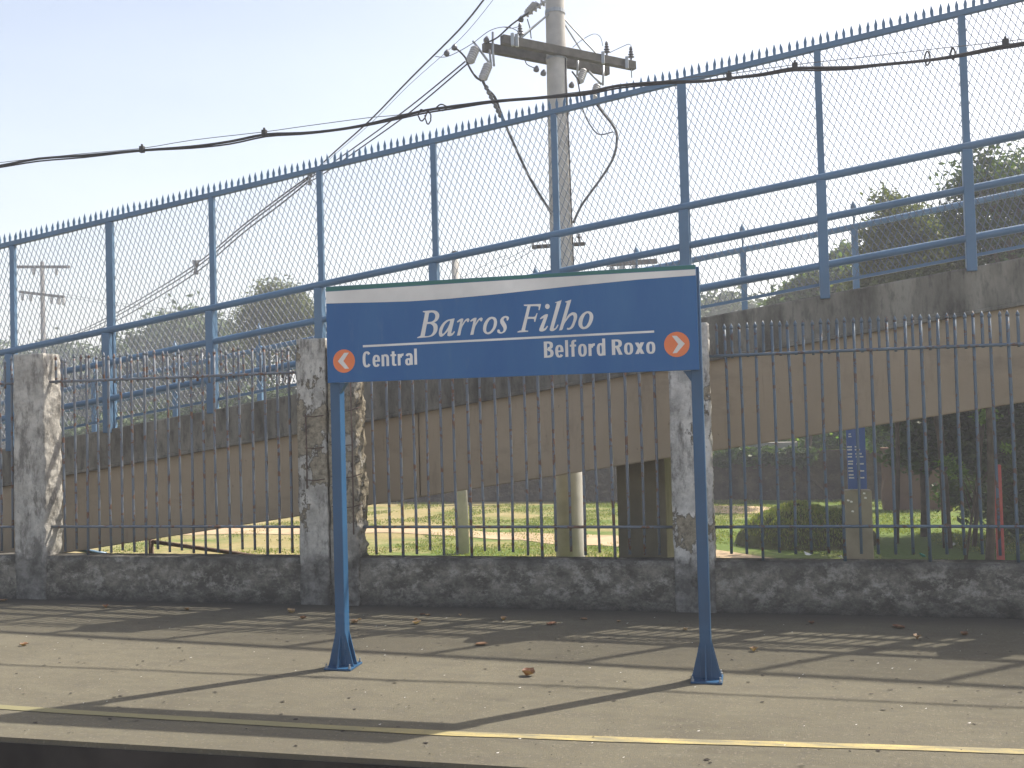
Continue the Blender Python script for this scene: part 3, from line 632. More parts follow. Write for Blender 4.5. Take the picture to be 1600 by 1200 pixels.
# ================================================================== UTILITY POLE
PC = Vector((-2.37, 12.9, 0))
def pr(z): return .2-.0095*(z+1.1)
pole = thing('utility_pole', 'tall round concrete utility pole with double wooden crossarms behind the ramp', 'utility pole', (PC.x, PC.y, GZ))
MB().tube([(PC.x, PC.y, GZ-.1+1.15*i) for i in range(10)], .20, 20, r1=.108).build('shaft', 'pole_concrete', pole, smooth=True)
def arm(name, A, B, h, d, mat, parent):
    A = Vector(A); B = Vector(B); D = (B-A); L = D.length; D.normalize(); n = Vector((-D.y, D.x, 0))
    m = MB(); vs = []
    for p in (A, B):
        for sn, sz in ((-1, -1), (1, -1), (1, 1), (-1, 1)): vs.append(p+n*d/2*sn+Vector((0, 0, h/2*sz)))
    m.add(vs, [(0, 1, 2, 3), (7, 6, 5, 4), (0, 4, 5, 1), (1, 5, 6, 2), (2, 6, 7, 3), (3, 7, 4, 0)]); return m.build(name, mat, parent, bevel=.006)
ZA = 6.38
A1, A2 = Vector((-2.93, 12.16, ZA)), Vector((-1.42, 13.66, ZA))
B1, B2 = Vector((-3.22, 12.34, ZA)), Vector((-1.80, 13.76, ZA))
ca1 = arm('crossarm', A1, A2, .115, .09, 'wood_dark', pole); ca2 = arm('crossarm', B1, B2, .115, .09, 'wood_dark', pole)
MB().lathe((PC.x, PC.y, 6.92), (0, 0, 1), [(0, .128), (.0, .137), (.05, .137), (.05, .128)], 20).build('clamp_band', 'galvanised', pole)
MB().lathe((PC.x, PC.y, 6.30), (0, 0, 1), [(0, .133), (.0, .142), (.04, .142), (.04, .133)], 20).build('clamp_band', 'galvanised', pole)
for e in (A1.lerp(A2, .12), A1.lerp(A2, .70), B1.lerp(B2, .2), B1.lerp(B2, .84)):
    MB().tube([(PC.x+(e.x-PC.x)*.12, PC.y+(e.y-PC.y)*.12, 6.93), (e.x, e.y, ZA+.06)], .012, 6).build('brace', 'galvanised', pole)
def pin_ins(p, par, h=.19, r=.048):
    m = MB(); prof = [(0, .012), (.04, .014)]
    for i in range(4):
        z = .05+i*(h-.05)/4; rr = r*(1-.16*i); prof += [(z, .018), (z+.008, rr), (z+.018, rr*.92), (z+.028, .02)]
    prof += [(h, .02), (h+.015, .012)]
    m.lathe(p, (0, 0, 1), prof, 12); return m.build('pin_insulator', 'porcelain_dark', par, smooth=False)
for e, par in ((A1.lerp(A2, .13), ca1), (A1.lerp(A2, .78), ca1), (A1.lerp(A2, .975), ca1)): pin_ins(e+Vector((0, 0, .057)), par)
q = A1.lerp(A2, .975); MB().tube([q+Vector((.0, 0, -.05)), q+Vector((0, 0, -.17))], .009, 6).build('bolt', 'galvanised', ca1)
for t in (.09, .73, .92, .06):
    q = A1.lerp(A2, t); n = Vector((.707, -.707, 0))*.052
    MB().box(q.x+n.x-.02, q.x+n.x+.02, q.y+n.y-.02, q.y+n.y+.02, ZA-.075, ZA+.085).build('bracket', 'galvanised', ca1)
# fuse cutouts hanging on steel brackets
def cutout(a, b, r=.062):
    a = Vector(a); b = Vector(b); L = (b-a).length; m = MB(); prof = [(0, .02), (.02, r*.7)]
    n = 6
    for i in range(n): z = .03+(L-.06)*i/n; prof += [(z, r*.84), (z+(L-.06)/n*.5, r), (z+(L-.06)/n*.9, r*.84)]
    prof += [(L-.02, r*.7), (L, .02)]
    m.lathe(a, b-a, prof, 14); return m.build('fuse_cutout', 'porcelain_grey', pole, smooth=False)
def pp(x, y, Y): return at(x, y, Y)
cutout(pp(744, 73, 12.2), pp(733, 99, 12.1)); cutout(pp(764, 99, 12.25), pp(753, 126, 12.15))
cutout(pp(913, 108, 13.3), pp(905, 130, 13.2), .055); cutout(pp(934, 131, 13.5), pp(926, 156, 13.4), .055)
for P_ in ([(739, 64, 12.25), (754, 84, 12.25), (768, 103, 12.25)], [(770, 50, 12.3), (770, 78, 12.3), (772, 103, 12.25)], [(765, 78, 12.35), (767, 100, 12.3)], [(920, 112, 13.4), (940, 132, 13.5)], [(943, 100, 13.6), (942, 133, 13.5)], [(903, 92, 13.2), (902, 118, 13.2)]):
    MB().tube([pp(*q) for q in P_], .016, 6).build('bracket', 'galvanised', pole, smooth=True)
# porcelain knobs and small fittings under the arms
for x, y, Y in ((838, 108, 12.6), (849, 114, 12.6), (710, 74, 12.1), (698, 83, 12.0), (814, 30, 12.6), (893, 133, 13.0), (760, 62, 12.3)):
    p = pp(x, y, Y); MB().lathe(p, (.2, 0, 1), [(-.04, .01), (-.03, .035), (0, .04), (.02, .03), (.045, .012)], 10).build('fitting', 'porcelain_dark', pole, smooth=True)
# strain insulators near the pole top
for P_ in ([(852, 2, 12.7), (833, 10, 12.62), (815, 27, 12.55)], [(838, 4, 12.65), (822, 22, 12.55)]):
    a, b = pp(*P_[0]), pp(*P_[-1]); m = MB(); L = (b-a).length; prof = [(0, .02)]
    for i in range(5): z = .03+(L-.06)*i/5; prof += [(z, .02), (z+.015, .05), (z+.03, .02)]
    m.lathe(a, b-a, prof+[(L, .015)], 12).build('strain_insulator', 'porcelain_grey', pole)
# low service bracket
arm('service_arm', pp(832, 386, 12.66), pp(913, 381, 13.15), .05, .05, 'wood_dark', pole)
for x, y, Y in ((833, 377, 12.67), (852, 373, 12.78), (905, 372, 13.1)): pin_ins(pp(x, y+6, Y), pole, .09, .035)
# leads tied along the shaft
MB().tube([(PC.x+.17, PC.y-.02, GZ), (PC.x+.16, PC.y-.06, 3.5), (PC.x+.145, PC.y-.07, 5.2), (PC.x+.13, PC.y-.05, 6.3)], .011, 6).build('down_lead', 'black_cable', pole, smooth=True)

def cable(name, label, pts, r, mat='black_cable', cat='cable', group=None, n=6, sm=5):
    P = smoothpts(pts, sm); o = MB().tube(P, r, n).build(name, mat, smooth=True); return tag(o, label, cat, group)
cable('drop_cable', 'thick black cable bowing down left of the pole from the grey fuses', [pp(*q) for q in ((754, 126, 12.15), (761, 139, 12.2), (773, 152, 12.3), (782, 175, 12.45), (792, 200, 12.5), (808, 236, 12.55), (830, 282, 12.6), (862, 334, 12.72))], .018)
cable('drop_cable', 'thick black cable looping right of the pole and back to its shaft', [pp(*q) for q in ((929, 158, 13.4), (942, 176, 13.4), (957, 195, 13.35), (964, 212, 13.3), (960, 242, 13.2), (945, 270, 13.1), (925, 298, 12.95), (908, 322, 12.85), (896, 348, 12.76))], .018)
cable('drop_cable', 'thin black cable joining the loop right of the pole', [pp(*q) for q in ((903, 128, 13.2), (907, 150, 13.2), (911, 172, 13.2), (922, 195, 13.25), (936, 210, 13.3), (958, 206, 13.32))], .010)
for P_ in (((728, 92, 12.1), (737, 112, 12.1), (752, 127, 12.15)), ((729, 97, 12.1), (742, 119, 12.15), (750, 125, 12.15)), ((894, 112, 13.0), (903, 124, 13.15), (906, 131, 13.2)), ((712, 75, 12.1), (722, 84, 12.1), (730, 94, 12.1))):
    MB().tube(smoothpts([pp(*q) for q in P_], 4), .012, 6).build('jumper', 'black_cable', pole, smooth=True)
for P_, r in ((((680, 88, 12.0), (700, 88, 12.0), (735, 70, 12.1), (765, 48, 12.2), (790, 42, 12.3), (806, 47, 12.3), (812, 53, 12.3)), .005),
              (((895, 74, 12.9), (910, 62, 13.0), (928, 53, 13.1), (938, 58, 13.3), (942, 72, 13.4)), .005),
              (((953, 82, 13.5), (970, 74, 13.6), (983, 69, 13.6), (987, 75, 13.6), (987, 84, 13.6)), .005),
              (((820, 92, 12.6), (823, 100, 12.6), (832, 105, 12.6), (840, 107, 12.6)), .007),
              (((824, 30, 12.6), (828, 44, 12.6), (830, 60, 12.6)), .008),
              (((786, 42, 12.3), (800, 44, 12.35), (815, 40, 12.5)), .005)):
    MB().tube(smoothpts([pp(*q) for q in P_], 5), r, 5).build('jumper', 'wire_grey', pole, smooth=True)
for i in range(7):     # clamps on the left drop cable
    p = pp(760+i*3.6, 137+i*7.2, 12.2+.02*i); MB().lathe(p, (.3, 0, -1), [(-.03, .02), (0, .033), (.03, .02)], 8).build('clamp', 'wire_grey', pole)

# ---- lines running away to the left towards the distant pole
FA = Vector((-2.6, 12.5, 0)); FB = at(20, 545, 50); FB.z = 0
def run(P_): return [on_plane(x, y, FA, FB) for x, y in P_]
cable('power_line', 'upper power line coming down from the top left to the spacer above the mesh', run([(757, -2), (717, 47), (640, 124), (578, 188), (520, 240), (487, 272)]), .013, cat='power line')
cable('power_line', 'thin wire just below the upper power line', run([(775, -6), (720, 60), (640, 132), (578, 194), (520, 244), (487, 275)]), .004, 'wire_grey', cat='power line')
cable('power_line', 'power line leaving the left fuse, the upper of a close pair', run([(727, 96), (640, 167), (560, 226), (500, 268), (483, 279)]), .011, cat='power line')
cable('power_line', 'power line leaving the left fuse, the lower of a close pair', run([(731, 99), (640, 176), (565, 230), (505, 272), (483, 284)]), .011, cat='power line')
cable('power_line', 'power line from the high strain insulator to the left end of the crossarm', [pp(*q) for q in ((826, 20, 12.55), (800, 38, 12.4), (778, 58, 12.3), (762, 66, 12.25))], .012, cat='power line')
for dy, dx, lb in ((0, 0, 'highest'), (5, 3, 'middle'), (12, 6, 'lowest')):
    cable('distant_line', lb+' of three lines sagging away behind the mesh at left', run([(482, 276+dy*.6), (440, 306+dy), (380, 352+dy), (310, 410+dy*1.1), (240, 455+dy*1.1), (170, 495+dy), (110, 522+dy*.6), (40, 540+dy*.3)]), .016, cat='power line')
for x, y in ((484, 277), (306, 416)):
    m = MB()
    for sx_ in (-4, 0, 4):
        a, b = run([(x+sx_, y-9), (x-sx_*.6, y+12)]); m.tube([a, b], .02 if x > 400 else .035, 5)
    tag(m.build('line_spacer', 'wire_grey'), 'spacer clamp where lines meet near the fence top' if x > 400 else 'spacer clamp halfway down the sagging lines', 'clamp')
# ---- bundled cable in the foreground over the wall, with its carrier wire
CY = 8.17
main = [(-60, 268), (0, 259), (60, 248), (130, 243), (220, 235), (300, 229), (360, 221), (415, 210), (470, 208), (516, 204), (566, 196), (627, 181.5), (665, 172.5), (710, 166), (773, 158), (852, 152), (915, 145), (965, 134), (1040, 128), (1095, 127), (1142, 122), (1190, 116), (1237, 107), (1279, 106), (1330, 105), (1375, 101), (1450, 94), (1504, 85), (1560, 73), (1600, 67), (1680, 52)]
def lay(pts, dy=lambda x: 0):        # smooth run through the points, then straight on past both ends
    P_ = smoothpts([at(x, y+dy(x), CY) for x, y in pts], 3)
    return [Vector((-26, CY, P_[0].z-1.3))]+P_+[Vector((24, CY, P_[-1].z+.9))]
cc = cable('overhead_cable', 'thick dark bundled cable crossing in front of the mesh fence', lay(main), .0128, sm=1)
cable('overhead_cable', 'second thinner strand lashed under the bundled cable', lay(main, lambda x: 2.5+1.5*sin(x*.021)), .008, sm=1)
wirep = [(-60, 262), (0, 254), (130, 240), (220, 232), (300, 219), (413, 206), (470, 198), (575, 184), (627, 179), (710, 164), (852, 150), (1040, 126), (1075, 121), (1142, 115), (1242, 101), (1342, 90), (1446, 78), (1530, 69), (1600, 61), (1680, 48)]
cable('carrier_wire', 'thin steel wire that carries the bundled cable', lay(wirep), .0035, 'wire_grey', sm=1, cat='wire')
for i, (x, y, lb) in enumerate(((222, 233.5, 'over the left pillar bay'), (413, 208, 'left of the sign'), (1139, 120, 'right of the thick fence post'), (1242, 104, 'halfway to the far right'), (1571, 67, 'nearest the right edge'))):
    p = at(x, y, CY); m = MB(); m.box(p.x-.022, p.x+.022, p.y-.018, p.y+.018, p.z-.03, p.z+.03); m.box(p.x-.008, p.x+.008, p.y-.01, p.y+.01, p.z+.028, p.z+.05)
    tag(m.build('cable_clamp', 'black_cable', bevel=.004), 'small clamp on the bundled cable '+lb, 'clamp', 'clamps on the bundled cable')
for i, (x, y, w_, h_, lb) in enumerate(((659, 180, 5, 9, 'open loop of tie wire hanging left of a pair'), (669, 184, 4, 10, 'closed loop of tie wire hanging beside the open one'), (690, 168, 7, 5, 'flat loop of tie wire around the cable above the mesh'), (1449, 91, 4, 11, 'long tie loop on the cable at far right'), (1489, 84, 3, 9, 'short tie loop on the cable beside the rightmost post'))):
    P_ = [at(x+w_*cos(a*pi/7)*(1+.2*sin(a*2.)), y+h_*sin(a*pi/7), CY+.02*sin(a)) for a in range(12 if i == 0 else 15)]
    tag(MB().tube(P_, .0065, 5).build('tie_loop', 'black_cable', smooth=True), lb, 'tie wire', 'tie loops on the bundled cable')

# ================================================================== DISTANT POLES
def far_pole(px, ytop, Y, label, arms, r=.15):
    p = at(px, ytop, Y); t = thing('utility_pole', label, 'utility pole', (p.x, Y, GZ))
    MB().tube([(p.x, Y, GZ-.1), (p.x, Y, p.z)], r, 10, r1=r*.7).build('shaft', 'pole_far', t, smooth=True)
    for xa, ya, xb, yb, ins in arms:
        a, b = at(xa, ya, Y-.2), at(xb, yb, Y-.2); a_ = arm('crossarm', a, b, .16, .12, 'wood_dark', t)
        for f_ in ins:
            q = a.lerp(b, f_); MB().lathe((q.x, q.y, q.z-.08), (0, 0, -1), [(0, .04), (.05, .10), (.35, .10), (.42, .03)], 8).build('insulator', 'porcelain_grey', a_)
    return p
far_pole(66, 409, 50, 'distant pale pole with a T crossarm seen through the mesh at far left', [(20, 417, 109, 417, (.02, .37, .77)), (31, 456, 100, 464, (.06, .25, .72, .88, .99))], .17)
far_pole(972, 404, 33, 'distant pole whose crossarm shows just above the sign', [(948, 413, 1027, 408, (.1, .3, .55))], .14)
p0 = at(100, 460, 49.8)
for k_, dy in ((0, 0), (1, 4)):
    cable('distant_line', ('upper' if k_ == 0 else 'lower')+' of two thin lines running right from the distant T pole', [at(100, 459+dy, 49.8), at(150, 468+dy, 52), at(230, 479+dy, 55), at(320, 487+dy, 58), at(400, 491+dy, 60), at(520, 494+dy, 64)], .014, 'wire_grey', cat='power line')
for k_, (a, b) in enumerate((((833, 383), (745, 421)), ((836, 389), (740, 436)))):
    cable('service_wire', ('upper' if k_ == 0 else 'lower')+' thin service wire dropping left from the small bracket on the pole', [at(*a, 12.66), at((a[0]+b[0])/2, (a[1]+b[1])/2+4, 13.6), at(*b, 15), at(500, 560, 24)], .004, 'wire_grey', cat='wire')
lp = on_ground(723, 866, GZ)
t = thing('lamp_column', 'slim concrete post standing on the grass, seen under the ramp left of the utility pole', 'post', (lp.x, lp.y, GZ))
zt_ = at(716, 398, lp.y).z
MB().tube([(lp.x, lp.y, GZ-.1), (lp.x, lp.y, 1.5), (lp.x, lp.y, zt_)], .135, 14, r1=.07).build('shaft', 'pole_concrete', t, smooth=True)
MB().lathe((lp.x, lp.y, zt_), (0, 0, 1), [(0, .075), (.06, .075), (.08, .04)], 12).build('cap', 'wood_dark', t)

# ================================================================== BEHIND THE RAMP
# boundary wall
m_ = rough_box(-30, 4.2, 30.0, 30.25, GZ-.1, .32, .35, .05, 3); m_.materials.append(MT['far_wall'])
o = link('boundary_wall', m_, None); tag(o, 'long dark stained wall across the grass behind the ramp', 'wall')
a = at(1163, 693, 30.1)
MB().box(a.x, a.x+1.5, 29.93, 30.3, .322, a.z+.02).build('coping', 'grey_concrete', o)
a = at(1378, 700, 27); b = at(1466, 790, 27)
MB_ = rough_box(a.x, b.x+.3, 27, 27.3, GZ-.1, a.z, .3, .06, 8); MB_.materials.append(MT['pink_render'])
tag(link('ruined_wall', MB_, None), 'pinkish rendered wall stub in the tree shade right of the information board', 'wall')
m_ = rough_box(4.3, 26, 31, 31.25, GZ-.1, .9, .5, .05, 31); m_.materials.append(MT['far_wall'])
tag(link('boundary_wall', m_, None), 'dark wall in deep shade behind the right-hand trees', 'wall')

# information board on its pedestal
bp = Vector((1.60, 17.4, GZ)); a = at(1319, 766, 17.4); b = at(1362, 766, 17.4); c1 = at(1322, 672, 17.35); c2 = at(1353, 764, 17.35)
ib = thing('information_board', 'narrow blue information board with white lines of text on a concrete pedestal', 'board', (a.x, 17.4, GZ))
MB().box(a.x, b.x, 17.4, 17.62, GZ-.05, a.z).build('pedestal', 'pier_concrete', ib, bevel=.02)
pn = MB().box(c1.x, c2.x+.02, 17.36, 17.40, c2.z, c1.z+.12).build('panel', 'board_blue', ib, bevel=.004)
MB().box(c1.x+.03, c1.x+.08, 17.40, 17.44, a.z, c1.z).build('stay', 'galvanised', ib)
m = MB(); hh = c1.z-c2.z
for row, (u1, segs) in enumerate([(.285, ((.03, .30), (.46, .54))), (.335, ((.03, .30), (.46, .76))), (.405, ((.05, .30), (.48, .84))), (.455, ((.04, .28), (.50, .60), (.64, .92))), (.53, ((.05, .33),)), (.575, ((.04, .32), (.52, .62), (.66, .93))),
                                  (.645, ((.05, .30),)), (.695, ((.05, .33), (.55, .62), (.68, .94))), (.76, ((.06, .33),)), (.81, ((.07, .36), (.54, .64), (.68, .94))), (.07, ((.14, .26),)), (.11, ((.12, .30),))]):
    for s0, s1 in segs:
        x = s0
        while x < s1:          # small unreadable marks, word by word
            e = min(s1, x+random.uniform(.03, .06)); W_ = c2.x-c1.x; z = c1.z-hh*u1
            m.add([(c1.x+W_*x, 17.357, z-.012), (c1.x+W_*e, 17.357, z-.012), (c1.x+W_*e, 17.357, z+.008+random.uniform(0, .006)), (c1.x+W_*x, 17.357, z+.008+random.uniform(0, .006))], [(0, 1, 2, 3)]); x = e+.012
m.build('printed_text', 'sign_white', pn, kind='stuff')
m = MB()
for x, y in ((1325, 782), (1330, 784), (1332, 799), (1350, 771), (1352, 778)):
    q = at(x, y, 17.397); m.add([(q.x-.02, q.y, q.z-.01), (q.x+.02, q.y, q.z-.015), (q.x+.025, q.y, q.z+.01), (q.x-.01, q.y, q.z+.02)], [(0, 1, 2, 3)])
m.build('paint_marks', 'litter_white', ib)
q = at(1563, 860, 18.2); zt_ = at(1561, 726, q.y).z
tag(MB().box(q.x-.06, q.x+.06, q.y-.03, q.y+.03, GZ-.05, zt_).build('red_stake', 'red_paint', bevel=.01), 'faded red post standing in the shade at far right', 'post')
# low pipe rail lying behind the wall at left
a, b = at(236, 846, 12), at(480, 882, 12)
t = thing('pipe_rail', 'rusty pipe slanting down on a short post behind the low wall at left', 'pipe', (a.x, 12, GZ))
MB().tube([a, (a+b)/2+Vector((0, 0, .01)), b], .028, 8).build('pipe', 'rust', t, smooth=True)
MB().tube([(a.x, 12, GZ), (a.x, 12, a.z+.03)], .035, 8).build('post', 'rust', t, smooth=True)
a, b = at(118, 858, 12), at(165, 866, 12)
t = thing('pipe_rail', 'short blue pipe end poking out below the ramp at far left', 'pipe', (a.x, 12, GZ))
MB().tube([a, b], .03, 8).build('pipe', 'ramp_blue', t, smooth=True); MB().tube([(a.x+.2, 12, GZ), (a.x+.2, 12, b.z+.04)], .03, 8).build('post', 'ramp_blue', t, smooth=True)

# overgrown mound
mc = Vector((.95, 20.6, 0)); m = MB(); NX, NY = 48, 32
def mh(x, y):
    u = (x-mc.x)/1.38; v = (y-mc.y)/1.0; d = u*u+v*v
    return gh(x, y)-.06 + max(0, 0.80*(1-d)**.55 if d < 1 else 0)*(1+.14*noise.noise(Vector((x*1.9, y*1.9, 2)))) + (.07*noise.noise(Vector((x*7, y*7, 1))) if d < 1 else 0)
for j in range(NY+1):
    for i in range(NX+1): x = mc.x-1.5+3*i/NX; y = mc.y-1.2+2.4*j/NY; m.v.append((x, y, mh(x, y)))
for j in range(NY):
    for i in range(NX): a_ = j*(NX+1)+i; m.f.append((a_, a_+1, a_+NX+2, a_+NX+1))
m.build('grass_mound', 'mound', smooth=True, kind='structure', label='rounded mound overgrown with grass')

def blades(name, label, n, gen, hgt, mat='grass_blade'):
    m = MB(); m.tone = []
    while n > 0:
        q = gen()
        if q is None: continue
        x, y, z = q; n -= 1; h = hgt*random.uniform(.5, 1.4); a_ = random.uniform(0, 2*pi); w_ = .012+.012*random.random(); lx, ly = random.uniform(-.5, .5)*h, random.uniform(-.5, .5)*h
        m.add([(x-w_*cos(a_), y-w_*sin(a_), z-.01), (x+w_*cos(a_), y+w_*sin(a_), z-.01), (x+lx, y+ly, z+h)], [(0, 1, 2)]); m.tone.append(random.random())
    return m.build(name, mat, kind='stuff', label=label)
def g1():
    x = random.uniform(-14, 8); y = random.uniform(16.5, 30)
    if noise.noise(Vector((x*.55, y*.55, 2))) < -.02+(.25 if x < -8.5 else 0)+random.uniform(-.12, .12): return None
    return x, y, gh(x, y)
blades('grass', 'short green grass in patches behind the wall', 60000, g1, .032)
def g2_():
    a_ = random.uniform(0, 2*pi); r_ = sqrt(random.random()); x = mc.x+1.25*r_*cos(a_); y = mc.y+1.0*r_*sin(a_); return x, y, mh(x, y)
blades('mound_grass', 'longer grass covering the mound', 7000, g2_, .055)
for (x, y, c, lb) in ((1298, 851, 'litter_white', 'crumpled white litter beside the mound'), (1312, 872, 'litter_white', 'white scrap near the board pedestal'), (1443, 868, 'litter_green', 'turquoise scrap on the shaded grass'), (1487, 850, 'litter_white', 'white scrap on the shaded grass'), (1262, 866, 'litter_white', 'white scrap on the grass left of the board')):
    p = on_ground(x, y, GZ+.05); m = MB(); vs = [(p.x+random.uniform(-.07, .07), p.y+random.uniform(-.07, .07), p.z+random.uniform(-.04, .05)) for _ in range(7)]
    m.add(vs, [(0, 1, 2), (1, 2, 3), (2, 3, 4), (3, 4, 5), (4, 5, 6), (0, 3, 6)]); tag(m.build('litter', c), lb, 'litter')

# ================================================================== TREES
def leaves(lobes, n, size, clump=.35, seed=0):
    # lobes: (centre, radius vector); leaves sit in clumps that crowd towards each lobe's outer shell
    rnd = random.Random(seed); m = MB(); m.tone = []
    ws = [c_[1][0]*c_[1][2] for c_ in lobes]; tot = sum(ws)
    for (c_, R_), w_ in zip(lobes, ws):
        k_ = max(6, int(26*w_/tot*len(lobes)))
        cl = []
        for _ in range(k_):
            d = Vector((rnd.gauss(0, 1), rnd.gauss(0, 1), rnd.gauss(0, 1))).normalized()*rnd.uniform(.45, 1.0)
            cl.append((c_+Vector((d.x*R_[0], d.y*R_[1], d.z*R_[2])), rnd.uniform(.0, 1)))
        for _ in range(int(n*w_/tot)):
            q, tn = rnd.choice(cl); s_ = clump*min(R_)
            p = q+Vector((rnd.gauss(0, 1)*s_, rnd.gauss(0, 1)*s_, rnd.gauss(0, .75)*s_))
            a = Vector((rnd.gauss(0, 1), rnd.gauss(0, 1), rnd.gauss(0, .6))).normalized(); b = a.orthogonal().normalized()
            b = (b*cos(rnd.uniform(0, 6))+a.cross(b)*sin(rnd.uniform(0, 6))).normalized()
            L = size*rnd.uniform(.6, 1.3)
            m.add([p-a*L, p+b*L*.42, p+a*L, p-b*L*.42], [(0, 1, 2, 3)]); m.tone.append(min(1, max(0, tn*.6+rnd.random()*.4)))
    return m
def lobe(x, y, Y, rp, sq=1.0, dy=None):
    p = at(x, y, Y); s_ = (at(x+1, y, Y)-at(x, y, Y)).length; R = rp*s_; return (p, (R, R*.9 if dy is None else dy, R*sq))
def tree(name, label, trunk_px, Y, lobes, n, size, mat, seed, tr=.14, cat='tree', group=None, zb=None):
    base = at(trunk_px, 700, Y); base.z = GZ if zb is None else zb
    t = thing(name, label, cat, base, group)
    top = max(lobes, key=lambda l: l[0].z)[0]; low = min(lobes, key=lambda l: l[0].z)[0]
    m = MB(); mid = Vector((base.x*.7+top.x*.3+.1, base.y, (base.z+top.z)*.5))
    m.tube(smoothpts([base-Vector((0, 0, .1)), mid, top], 5), tr, 9, r1=tr*.25)
    for c_, R_ in lobes:
        s_ = base.lerp(mid, .6+.3*random.random()); e = s_.lerp(c_, .55)+Vector((0, 0, .15)); m.tube(smoothpts([s_, e, c_+Vector((0, 0, R_[2]*.5))], 3), tr*.42, 6, r1=tr*.08)
        for _ in range(3):
            d = Vector((random.gauss(0, 1), random.gauss(0, 1), random.gauss(0, 1))).normalized()*.85
            m.tube([c_.lerp(e, .4), c_+Vector((d.x*R_[0], d.y*R_[1], d.z*R_[2]))], tr*.14, 4, r1=tr*.05)
    m.build('trunk', 'bark', t, smooth=True)
    leaves(lobes, n, size, seed=seed).build('crown', mat, t)
    return t
L_ = lobe
tree('broadleaf_tree', 'big dark leafy tree behind the ramp at the right edge', 1665, 19, [L_(1540, 290, 19, 52), L_(1590, 320, 19.5, 60), L_(1640, 300, 20, 80), L_(1530, 350, 19, 48), L_(1590, 390, 19.5, 55), L_(1650, 420, 20, 80), L_(1700, 520, 20, 90), L_(1620, 500, 20, 70)], 46000, .06, 'leaf_dark', 1, .2)
tree('broadleaf_tree', 'rounded leafy tree behind the ramp between the last two mesh posts', 1475, 20, [L_(1395, 345, 20, 40), L_(1425, 370, 20, 42), L_(1375, 395, 20, 34), L_(1470, 375, 20.5, 36), L_(1415, 425, 20, 55), L_(1480, 425, 20.5, 50), L_(1370, 450, 20, 40), L_(1440, 480, 20.5, 60)], 42000, .055, 'leaf_olive', 2, .09)
tree('shade_tree', 'unseen tall dark tree added beyond the right edge to shade the ground', 1760, 23, [L_(1800+dx*50, 300+dy*60, 22+dz, 130) for dx, dy, dz in ((0, 0, 0), (2, 1, 2), (-1.2, 2.2, -1), (1, 3, 1), (3.5, 0, 3), (4, 3, 0), (-.6, 4, -2))], 16000, .16, 'leaf_dark', 21, .25)  # out-of-view tree added to cast shade on the ground at right
tree('sprawling_bush', 'dark bush under the ramp right of the information board', 1440, 21.5, [L_(1440, 690, 21.5, 48), L_(1490, 680, 21.5, 50), L_(1420, 650, 21.5, 40), L_(1480, 620, 22, 60), L_(1400, 600, 22, 60)], 14000, .08, 'leaf_dark', 3, .1, 'bush')
tree('sprawling_bush', 'dense dark bush under the ramp at the right edge', 1620, 21, [L_(1550, 700, 21, 50), L_(1600, 720, 21, 60), L_(1570, 640, 21.5, 60), L_(1640, 780, 21, 60), L_(1590, 800, 21.5, 50), L_(1510, 770, 22, 42), L_(1530, 600, 22, 60)], 17000, .08, 'leaf_dark', 4, .1, 'bush')
tree('sprawling_bush', 'dark creeper over the boundary wall left of the board', 1300, 29.7, [L_(x, 712+6*sin(x), 29.7, 17, .7) for x in range(1125, 1262, 22)], 6000, .09, 'leaf_dark', 22, .05, 'bush')
tree('hanging_branch_shrub', 'thin shrub with a few bright leaves hanging in front of the dark bushes', 1500, 18.5, [L_(1478, 720, 18.5, 13), L_(1497, 738, 18.5, 12), L_(1488, 735, 18.4, 9), L_(1540, 650, 18.5, 16), L_(1575, 702, 18.4, 9)], 420, .06, 'leaf_lit', 5, .03, 'shrub')
for i, (x0, x1, Yt, lb) in enumerate(((1546, 1540, 17.8, 'brown leaning tree trunk beside the red post'), (1523, 1530, 20.2, 'thin dark trunk left of the red post'), (1402, 1396, 20.5, 'thin dark trunk right of the information board'))):
    a = at(x0, 880, Yt); a.z = GZ-.05; b = at(x1, 560, Yt); m = MB().tube(smoothpts([a, a.lerp(b, .5)+Vector((.05, 0, 0)), b], 5), .075 if i == 0 else .045, 9, r1=.035)
    t = thing('bare_tree', lb, 'tree', a); m.build('trunk', 'bark', t, smooth=True)
    leaves([(b, (.7, .7, .6)), (b+Vector((.5, .2, .7)), (.8, .8, .7))], 2200, .08, seed=50+i).build('crown', 'leaf_dark', t)
tree('hedge_tree', 'sunlit green tree showing over the boundary wall left of the information board', 1290, 31.8, [L_(1215, 702, 31.8, 20), L_(1255, 695, 31.8, 24), L_(1295, 690, 31.8, 26), L_(1330, 680, 31.8, 28), L_(1285, 665, 32, 26), L_(1240, 670, 32, 24), L_(1315, 700, 31.5, 16)], 9000, .10, 'leaf_lit', 6, .1)
tree('hedge_tree', 'sunlit green bush just right of the information board', 1385, 29, [L_(1375, 680, 29, 18), L_(1395, 690, 29, 15), L_(1370, 660, 29, 24), L_(1400, 650, 29, 26), L_(1368, 695, 29, 12)], 6000, .09, 'leaf_lit', 7, .08)
tree('roadside_tree', 'light green loose tree just right of the sign above the ramp', 1250, 30, [L_(1235, 470, 30, 28), L_(1265, 450, 30, 26), L_(1295, 440, 30, 30), L_(1215, 490, 30, 24), L_(1320, 400, 31, 20), L_(1300, 480, 30, 40), L_(1330, 450, 30, 34), L_(1250, 510, 30, 36)], 9000, .12, 'leaf_mid', 8, .12)
tree('round_tree', 'rounded airy tree behind the mesh just left of the sign', 432, 36, [L_(430, 462, 36, 30), L_(405, 485, 36, 28), L_(458, 480, 36, 28), L_(485, 500, 36, 26), L_(430, 500, 36, 36), L_(400, 525, 36, 34), L_(460, 530, 36, 36), L_(500, 540, 36, 30)], 24000, .075, 'leaf_olive', 9, .14)
